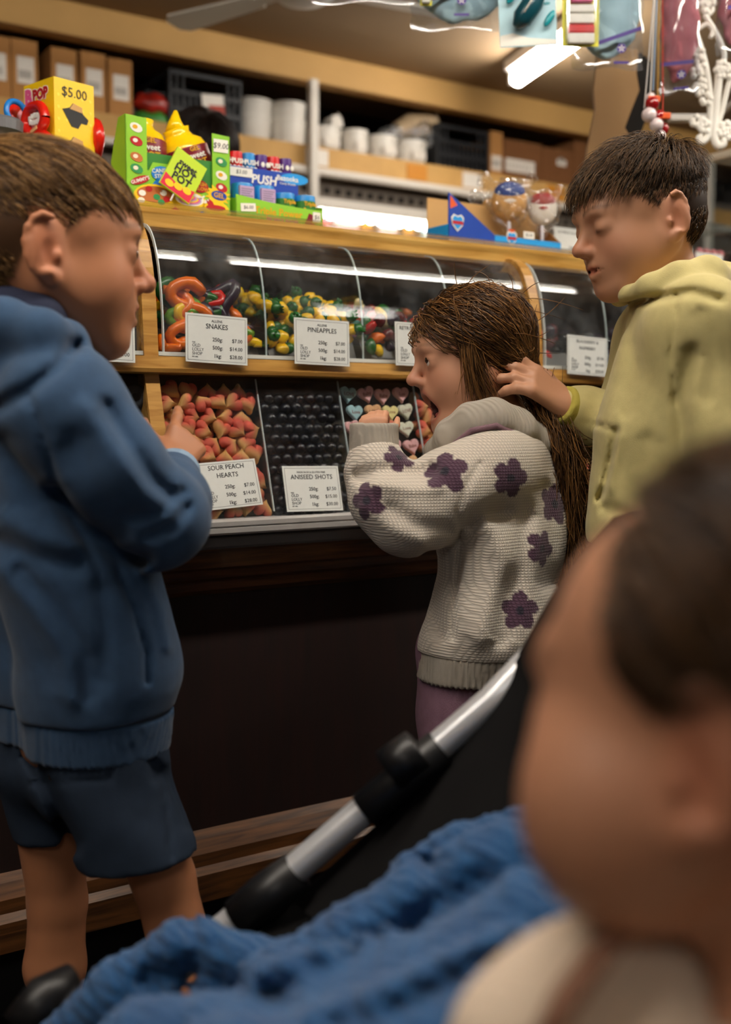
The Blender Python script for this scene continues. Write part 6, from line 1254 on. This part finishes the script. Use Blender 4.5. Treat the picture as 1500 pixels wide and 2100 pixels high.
# trousers and shoes
sd = SDF(); sd.rc(J(965, 1350, -.03), J(965, 1440, -.03), .078, .078, .04).rc(J(965, 1350, .03), J(965, 1440, .03), .078, .078, .04)
for q in (-1, 1): hp_ = J(962, 1440, q * .048); sd.rc(hp_, (hp_[0] - .005, hp_[1], .1), .066, .055, .03)
sd.cut((0, 0, .07), (0, 0, -1), .003).fold([J(955, 1390, -.13), J(952, 1470, -.13), J(950, 1560, -.13)], .003, .003); sd.disp = wrinkle(.003, 26, .001, 70, 3., (.4, .2, 1.)); sdf_obj('trousers', sd, .005, 'mauve_denim', g1)
for q in (-1, 1): s2 = SDF(); a_ = J(962, 1440, q * .048); a_ = np.array((a_[0], a_[1], .04)); s2.rc(a_ + (.03, 0, 0), a_ + (-.08, 0, -.005), .036, .032, .02).cut((0, 0, .001), (0, 0, -1), .003); sdf_obj('shoe', s2, .006, 'shoe_dark', g1)
# long hair: swept back to a tie, ponytail, loose strands
o_, R_, s_ = fr; tie = J(1098, 792, -.02)
def long_hair():
    n_ = 5200; q = scalp_roots(n_, .0); P0 = o_ + (q * s_) @ R_.T; tl = ((tie - o_) @ R_) / s_; k_ = 9; P = np.zeros((len(q), k_, 3)); off = .004 + .014 * rng.random(len(q))
    for k in range(k_):
        t = k / (k_ - 1); mid = q * (1 - t) + (tl + rng.normal(size=q.shape) * .004) * t; mid = mid + np.array((0, -.005, .012)) * math.sin(math.pi * t); mid += rng.normal(size=q.shape) * .0015 * (1 if 0 < k < k_ - 1 else 0); P[:, k] = push_out(mid, off * min(1, k / 2)) if k < k_ - 1 else mid
    return o_ + (P * s_) @ R_.T
P = long_hair(); k9 = 9
n2 = 1500; t_ = np.linspace(0, 1, k9)[None, :, None]; base = tie + rng.normal(size=(n2, 1, 3)) * .009; e_ = J(1172, 1020, -.03) + rng.normal(size=(n2, 1, 3)) * np.array((.018, .014, .05)); m1 = J(1140, 865, -.05) + rng.normal(size=(n2, 1, 3)) * .016; m2 = J(1165, 950, -.05) + rng.normal(size=(n2, 1, 3)) * .02
PT = base * (1 - t_) ** 3 + 3 * m1 * t_ * (1 - t_) ** 2 + 3 * m2 * t_ ** 2 * (1 - t_) + e_ * t_ ** 3; PT += .004 * np.sin(t_ * 14 + rng.random((n2, 1, 1)) * 6.3)
n3 = 260; r0 = np.stack([rng.normal(-.055, .012, n3), rng.normal(.015, .014, n3), rng.uniform(.06, .09, n3)], 1); r0 = push_out(r0, np.full(n3, .004)); e3 = np.stack([rng.normal(-.072, .006, n3), rng.normal(.012, .014, n3), rng.uniform(-.085, -.02, n3)], 1); m3 = np.stack([rng.normal(-.083, .004, n3), rng.normal(.03, .012, n3), rng.uniform(.0, .03, n3)], 1)
t2 = np.linspace(0, 1, k9)[None, :, None]; PL = r0[:, None] * (1 - t2) ** 2 + 2 * m3[:, None] * t2 * (1 - t2) + e3[:, None] * t2 ** 2; PL = o_ + (PL * s_) @ R_.T
n4 = 90; r4 = scalp_roots(n4, .02); d4 = r4 + np.array((0, -.02, .0)) + rng.normal(size=r4.shape) * .03; up4 = r4 * 1.22 + rng.normal(size=r4.shape) * .012; P4 = r4[:, None] * (1 - t2) ** 2 + 2 * up4[:, None] * t2 * (1 - t2) + d4[:, None] * t2 ** 2; P4 = o_ + (P4 * s_) @ R_.T
Pall = np.concatenate([P, PT, PL, P4]); wv = np.array([.9, 1, 1, 1, 1, 1, .9, .7, .4]) * .00075
ribbons('hair', Pall, wv, strand_cols(len(Pall), '2e1b0e', '94683a'), g1)
ax_ = Vector(J(1140, 865, -.05) - tie).normalized(); inv = bpy_fix[g1.name].inverted(); a_ = ax_.orthogonal().normalized(); b_ = ax_.cross(a_)
MB().tube([inv @ (Vector(tie) + ax_ * .012 + (a_ * math.cos(w_) + b_ * math.sin(w_)) * .014) for w_ in [6.2832 * k / 16 for k in range(17)]], .006, 8, False).build('hair_tie', 'scrunchie', g1, smooth=True)
# ================================================================ boy in the yellow hoodie
mat('fleece_yellow', 'c0b47c', .92, spec=.15, var=.06, vscale=60, bump=.22, bscale=800, sheen=.15); mat('rib_yellow', 'aea24e', .92, spec=.1, bump=.6, bscale=200); mat('trouser_dark', '191817', .9)
D = 1.62
y1 = empty('person', (J(1390, 1050)[0], 1.63, 0), 'boy in pale yellow hoodie looking down and touching the ponytail', 'person')
fr = frame(J(1314, 462), (-.97, -.24), .22, .0, .97)
sd = SDF(); T = head_sdf(sd, fr, 'smile', 0); nb = T((0, -.036, -.12)); ch = J(1400, 740, .0); pl = J(1380, 1080, .02); sd.chain([nb, ch, pl], [.045, .05, .06], .03)
ns = J(1432, 680, -.12); el = J(1475, 900, -.14); wr = J(1420, 1040, -.16); sd.chain([ch, ns, el, wr], [.04, .032, .028, .022], .02); hand(sd, wr, (-.5, 0, -.8), (0, -1, 0), .12, (.4,) * 4)
fs = J(1345, 700, .11); fe = J(1290, 900, .09); fw = J(1158, 832, .015); sd.chain([ch, fs, fe, fw], [.04, .032, .028, .021], .02); hand(sd, fw, J(1085, 772, .0) - fw, (.1, -.75, .75), .125, (.18, .3, .42, .5), .35, .1, 1)
for q in (-1, 1):
    hp_ = J(1385, 1120, q * .06 + .02); kn = np.array((hp_[0], hp_[1], .36)); an = np.array((hp_[0] + .01, hp_[1] + .01, .08)); sd.rc(pl, hp_, .06, .06, .03).rc(hp_, kn, .058, .042, .02).rc(kn, an, .042, .028, .02)
sdf_obj('body', sd, .0026, 'skin', y1, face_cols(fr, '33241a', 'c08d6e', 'smile', None, .0005))
short_hair(fr, y1, 11000, '20150d', '7a5a38', .05, .01, (.0, -.055, .095), .8, .16, .00062, grav=.15, offs=(.002, .014))
sd = SDF()
for q in (-1, 1): sd.chain([J(1405, 720, q * .05), J(1385, 900, q * .055), J(1372, 1075, q * .058)], [.09, .108, .115], .03)
sd.rc(J(1385, 655), ns, .05, .064, .03).chain([ns, el, J(1425, 1030, -.155)], [.066, .06, .048], .03).rc(J(1370, 660), fs, .05, .06, .03).chain([fs, fe, J(1200, 857, .04), J(1175, 842, .025)], [.06, .054, .042, .033], .03)
sd.ell(J(1455, 592, .03), (.07, .075, .04), k=.03).chain([J(1268, 612, .02), J(1290, 608, -.05), J(1335, 592, -.09), J(1395, 572, -.1), J(1450, 565, -.08), J(1490, 590, -.02)], [.012, .013, .016, .02, .024, .024], .015).chain([J(1268, 612, .03), J(1300, 590, .08), J(1380, 560, .1)], [.012, .016, .02], .015)
hz = J(1375, 1108, 0)[2]; sd.cut((0, 0, hz), (0, 0, -1), .006)
for pts, w_, d_ in (([(1190, 864), (1230, 872), (1264, 882)], .003, .005), ([(1264, 882), (1256, 930), (1240, 1000), (1228, 1025)], .005, .012), ([(1270, 890), (1262, 940), (1248, 1005)], .006, -.006), ([(1388, 605), (1385, 650), (1375, 730), (1385, 830)], .003, .005), ([(1290, 640), (1300, 760), (1285, 850)], .012, .005), ([(1420, 720), (1395, 830), (1405, 960)], .012, .013), ([(1240, 1040), (1300, 1065), (1360, 1070)], .01, .008), ([(1275, 628), (1340, 612), (1420, 598), (1480, 615)], .006, .01), ([(1330, 900), (1320, 980), (1300, 1060)], .014, .006), ([(1440, 640), (1460, 740), (1450, 820)], .012, .006), ([(1250, 680), (1235, 760), (1220, 850)], .01, .005)):
    sd.fold([J(*p_) for p_ in pts], w_, d_, D)
sd.disp = wrinkle(.0022, 24, .0008, 65, 4., (.4, .2, .9))
sdf_obj('hoodie', sd, .0042, 'fleece_yellow', y1)
sd = SDF(); a_, b_ = J(1192, 853, .035), J(1150, 828, .012); sd.rc(a_, b_, .033, .029, .01); ax_ = (b_ - a_) / np.linalg.norm(b_ - a_); sd.cut(b_, ax_, .003); sdf_obj('cuff', sd, .003, 'rib_yellow', y1, label='ribbed yellow cuff')
sd = SDF(); sd.rc(J(1380, 1090, -.04), J(1380, 1180, -.04), .1, .09, .04).rc(J(1380, 1090, .06), J(1380, 1180, .06), .1, .09, .04)
for q in (-1, 1): hp_ = J(1385, 1150, q * .06 + .02); sd.rc(hp_, (hp_[0], hp_[1], .1), .075, .06, .03)
sd.cut((0, 0, .08), (0, 0, -1), .003); sdf_obj('trousers', sd, .006, 'trouser_dark', y1)
for q in (-1, 1): s2 = SDF(); a_ = J(1385, 1150, q * .06 + .02); a_ = np.array((a_[0], a_[1], .045)); s2.rc(a_ + (.03, 0, 0), a_ + (-.1, -.02, -.005), .04, .035, .02).cut((0, 0, .001), (0, 0, -1), .003); sdf_obj('shoe', s2, .006, 'shoe_dark', y1)
# ================================================================ shop assistant behind the counter, only the top of the head in view
D = 3.0
a1 = empty('person', (J(415, 400)[0], D, 0), 'dark-haired shop assistant behind the counter, only hair in view', 'person'); fr = frame((J(415, 400)[0], D, 1.575), (.4, -.9), .5, 0., 1.05)
mat('shirt_black', '121214', .9)
sd = SDF(); T = head_sdf(sd, fr, 'closed', .004); nb = T((0, -.036, -.12)); o_ = np.array((J(415, 400)[0], D, 0)); sd.chain([nb, o_ + (0, .0, 1.2), o_ + (0, 0, .85)], [.05, .07, .08], .03)
for q in (-1, 1): sd.chain([o_ + (0, 0, 1.3), o_ + (q * .18, 0, 1.3), o_ + (q * .22, -.03, 1.05), o_ + (q * .14, -.2, .95)], [.05, .045, .036, .028], .02); sd.chain([o_ + (q * .08, 0, .85), o_ + (q * .09, 0, .45), o_ + (q * .09, .02, .07)], [.07, .05, .03], .02)
sdf_obj('body', sd, .006, 'skin', a1, face_cols(fr, '120d0a', 'c08a6a'))
short_hair(fr, a1, 5000, '0c0806', '2a1a12', .09, .07, (.0, .0, .11), .1, .06, .001)
sd = SDF()
for q in (-1, 1): sd.chain([o_ + (q * .07, 0, 1.3), o_ + (q * .07, 0, .85), o_ + (q * .075, 0, .75)], [.1, .11, .11], .04).chain([o_ + (q * .16, 0, 1.3), o_ + (q * .22, -.03, 1.08)], [.07, .06], .04); sd.chain([o_ + (q * .085, 0, .8), o_ + (q * .09, 0, .12)], [.095, .06], .03)
sdf_obj('dark_clothes', sd, .01, 'shirt_black', a1)
for q in (-1, 1): s2 = SDF(); s2.rc(o_ + (q * .09, .03, .045), o_ + (q * .09, -.14, .04), .045, .04, .02).cut((0, 0, .001), (0, 0, -1), .003); sdf_obj('shoe', s2, .008, 'shoe_dark', a1)
# ================================================================ pushchair with toddler in the foreground
mat('pram_black', '0b0a0b', .85, spec=.2, var=.2, vscale=20, bump=.2, bscale=300); mat('pram_plastic', '141416', .4); mat('pram_tube', 'd4d6da', .3, metal=.45)
mat_knit('blanket_blue', '0f4074', '1b649e', 190, 1.0); mat_knit('top_cream', 'dfccb6', 'd0bba4', 500, .4); mat('stripe_mauve', '8a6450', .9)
st = empty('pushchair', (W(900, 1900, .85)[0], .85, 0), 'black pushchair with silver frame tube in the foreground', 'pushchair'); inv = bpy_fix[st.name].inverted()
def q3(x, y, d): return inv @ Vector(W(x, y, d))
MB().tube([q3(1150, 1290, 1.08), q3(1010, 1437, 1.07), q3(560, 1822, 1.05), q3(455, 1908, 1.05), q3(330, 2015, 1.05)], .0145, 16).build('frame_tube', 'pram_tube', st, smooth=True)
MB().tube([q3(905, 1532, 1.062), q3(748, 1664, 1.055)], .0185, 14).build('frame_clip', 'pram_plastic', st, smooth=True)
b_ = MB().tube([q3(858, 1535, 1.05), q3(800, 1580, 1.05)], [.02, .022], 10); b_.build('release_button', 'pram_plastic', st, smooth=True)
MB().tube([q3(610, 1785, 1.05), q3(555, 1832, 1.05), q3(490, 1885, 1.05)], [.019, .0225, .021], 16).build('frame_joint', 'pram_plastic', st, smooth=True)
# legs down to the floor with wheels
for x, d in ((330, 1.05), (1700, .62)):
    a_ = Vector(W(330, 2015, 1.05)) if d > 1 else Vector(W(1700, 1700, .62)); e_ = Vector((a_.x - (.12 if d > 1 else -.05), a_.y, .09))
    MB().tube([inv @ a_, inv @ e_], .0145, 12).build('leg', 'pram_tube', st, smooth=True)
    w_ = MB(); w_.lathe([(.0, -.018), (.05, -.018), (.085, -.016), (.092, -.006), (.092, .006), (.085, .016), (.05, .018), (0, .018)], 24, inv @ e_, Matrix.Rotation(1.5708, 3, 'X')); w_.build('wheel', 'pram_plastic', st, smooth=True)
MB().tube([q3(150, 2000, 1.0), q3(95, 2040, .98), q3(55, 2110, .96)], [.012, .02, .024], 12).build('foot_rest', 'pram_plastic', st, smooth=True)
# fabric side: draped black cloth from the hood down to the seat
def drape(rows, name, m, th=.004, par=st, rip=0.):
    n_ = len(rows[0]); V = []
    for r in rows: V += [np.array(W(*p_)) for p_ in r]
    V = np.array(V).reshape(len(rows), n_, 3)
    for _ in range(3):
        a = np.empty((V.shape[0] * 2 - 1, V.shape[1], 3)); a[::2] = V; a[1::2] = (V[:-1] + V[1:]) / 2; a[2:-2:2] = a[2:-2:2] * .5 + (a[1:-3:2] + a[3:-1:2]) * .25; V = a
        a = np.empty((V.shape[0], V.shape[1] * 2 - 1, 3)); a[:, ::2] = V; a[:, 1::2] = (V[:, :-1] + V[:, 1:]) / 2; a[:, 2:-2:2] = a[:, 2:-2:2] * .5 + (a[:, 1:-3:2] + a[:, 3:-1:2]) * .25; V = a
    R_, C_ = V.shape[:2]; V[..., 1] += rip * np.sin(np.arange(C_) * .9)[None] * np.sin(np.arange(R_) * .35)[:, None]; V2 = V + np.array((0, th, 0)); ix = np.arange(R_ * C_).reshape(R_, C_); f = np.stack([ix[:-1, :-1], ix[:-1, 1:], ix[1:, 1:], ix[1:, :-1]], -1).reshape(-1, 4)
    o = link_obj(name, mesh_np(name, np.concatenate([V.reshape(-1, 3), V2.reshape(-1, 3)]), np.concatenate([f, f[:, ::-1] + R_ * C_]), m), par); o.matrix_local = inv; return o
drape([[(1262, 1060, 1.0), (1330, 1040, .96), (1420, 1040, .92), (1600, 1060, .9)], [(1190, 1135, 1.04), (1290, 1160, .95), (1400, 1200, .9), (1600, 1240, .86)], [(1108, 1262, 1.06), (1240, 1300, .96), (1380, 1400, .88), (1600, 1440, .82)], [(1042, 1392, 1.07), (1160, 1480, .97), (1330, 1560, .86), (1600, 1640, .8)], [(930, 1545, 1.065), (1060, 1640, .96), (1250, 1740, .84), (1600, 1840, .78)], [(780, 1690, 1.06), (930, 1800, .95), (1150, 1900, .84), (1600, 2040, .76)], [(600, 1850, 1.06), (760, 1960, .95), (1020, 2080, .84), (1600, 2240, .76)]], 'side_fabric', 'pram_black', .006, st, .004)
drape([[(1262, 1060, 1.0), (1330, 1040, .96), (1420, 1040, .92), (1700, 1060, .9)], [(1290, 1050, 1.12), (1380, 1030, 1.1), (1480, 1030, 1.06), (1700, 1040, 1.02)]], 'hood_rim', 'pram_black')
drape([[(480, 1905, 1.05), (560, 2000, .97), (760, 2200, .86), (1000, 2400, .8)], [(1000, 1700, 1.1), (1200, 1900, 1.02), (1400, 2100, .95), (1700, 2300, .9)]], 'seat_base', 'pram_black')
# blanket
bl_ = empty('blanket', (W(620, 2050, .8)[0], .8, W(620, 2300, .8)[2]), 'chunky blue knitted blanket over the pushchair seat', 'blanket')
sd = SDF(); B = lambda x, y, d: W(x, y, d)
sd.chain([B(130, 2125, .93), B(250, 2040, .92), B(385, 1962, .92), B(520, 2000, .9), B(600, 2020, .9)], [.02, .028, .03, .028, .03], .03)
sd.chain([B(420, 2140, .82), B(600, 2085, .82), B(760, 1990, .83), B(900, 1900, .84), B(1040, 1830, .84), B(1130, 1780, .84)], [.04, .05, .05, .05, .05, .042], .03)
sd.chain([B(850, 1800, .93), B(950, 1765, .93), B(1080, 1720, .93)], [.022, .028, .028], .03)
sd.chain([B(350, 2220, .72), B(650, 2190, .7), B(900, 2100, .7), B(1080, 1980, .7)], [.06, .07, .07, .06], .03)
sd.chain([B(500, 2300, .62), B(800, 2260, .6), B(1050, 2150, .6)], [.06, .06, .06], .03)
for pts, w_, d_ in (([(300, 2010), (400, 1990), (520, 2040), (580, 2060)], .012, .014), ([(390, 1890), (400, 1960), (380, 2040)], .008, .008), ([(560, 2040), (700, 1980), (860, 1890), (1000, 1800)], .012, .012), ([(760, 2060), (900, 1980), (1060, 1900)], .01, -.006), ([(880, 1770), (900, 1840), (850, 1900)], .01, .01), ([(650, 2120), (850, 2050), (1030, 1960)], .01, .01)):
    sd.fold([W(x, y, .85) for x, y in pts], w_, d_, .95)
sd.disp = lambda P: .0014 * np.sin(P[..., 2] * 480 + P[..., 0] * 150 + 1.5 * np.sin(P[..., 0] * 30)) + .0012 * np.sin(P[..., 0] * 560 + P[..., 1] * 400)
sdf_obj('blanket_knit', sd, .0042, 'blanket_blue', bl_, it=0)
# toddler
D = .42
td = empty('person', (W(1620, 2100, .46)[0], .46, W(1500, 2500, .46)[2]), 'out-of-focus toddler with brown hair and cream top in the pushchair', 'person')
e0 = W(1500, 1580, .375); fr = frame((e0[0] + .024, .425, e0[2] + .004), (-.76, .65), .1, .0, .88)
sd = SDF(); T = head_sdf(sd, fr, 'closed', .004); o_, R_, s_ = fr
sd.ell(T((-.04, .046, -.034)), np.array((.037, .042, .042)), k=.02)
nb = T((0, -.036, -.1)); sd.chain([nb, nb + (.0, .0, -.12), nb + (.0, .02, -.22)], [.045, .06, .07], .03)
for q in (-1, 1):
    sh = nb + R_ @ np.array((q * .085, .0, 0)) + (0, 0, -.05); eb = sh + R_ @ np.array((q * .02, .06, 0)) + (0, 0, -.1); wr = eb + R_ @ np.array((-q * .04, .09, 0)) + (0, 0, -.01); sd.chain([nb + (0, 0, -.05), sh, eb, wr], [.04, .034, .028, .022], .02); hand(sd, wr, R_ @ np.array((-q * .4, 1, 0)), (0, 0, 1), .085, (.5,) * 4)
    hp_ = nb + (0, .02, -.24) + R_ @ np.array((q * .05, .02, 0)); sd.chain([nb + (0, .02, -.22), hp_, hp_ + R_ @ np.array((q * .01, .17, .0)), hp_ + R_ @ np.array((q * .01, .19, 0)) + (0, 0, -.16)], [.06, .055, .045, .03], .02)
sdf_obj('body', sd, .003, 'skin', td, face_cols(fr, '3f2c1c', 'b07d60', back=.026)); eyes(fr, td)
short_hair(fr, td, 9000, '2c1c10', '6a4a2c', .06, .012, (.0, .06, .09), .25, .08, .001, grav=.4, offs=(.003, .014), zlo=.0, back=.03)
sd = SDF(); cs = nb + (0, .0, -.1)
for q in (-1, 1):
    sd.chain([cs + R_ @ np.array((q * .04, 0, 0)) + (0, 0, .02), cs + R_ @ np.array((q * .045, 0, 0)) + (0, .02, -.14)], [.07, .08], .03); sh = nb + R_ @ np.array((q * .085, .0, 0)) + (0, 0, -.05); eb = sh + R_ @ np.array((q * .02, .06, 0)) + (0, 0, -.1); wr = eb + R_ @ np.array((-q * .04, .09, 0)) + (0, 0, -.01); sd.chain([sh, eb, wr], [.05, .044, .032], .02)
sd.chain([W(1100, 2170, .44), W(1230, 2090, .44), W(1480, 2050, .44)], [.036, .04, .04], .02)
sd.disp = wrinkle(.002, 30, .001, 70, 5.); sdf_obj('top', sd, .005, 'top_cream', td)

MB().tube([bpy_fix[td.name].inverted() @ Vector(W(x, y, d)) for x, y, d in ((1290, 1905, .41), (1225, 1960, .405), (1160, 2050, .4), (1110, 2150, .4))], [.004, .007, .007, .007], 10, flat=.6).build('top_stripe', 'stripe_mauve', td, smooth=True)
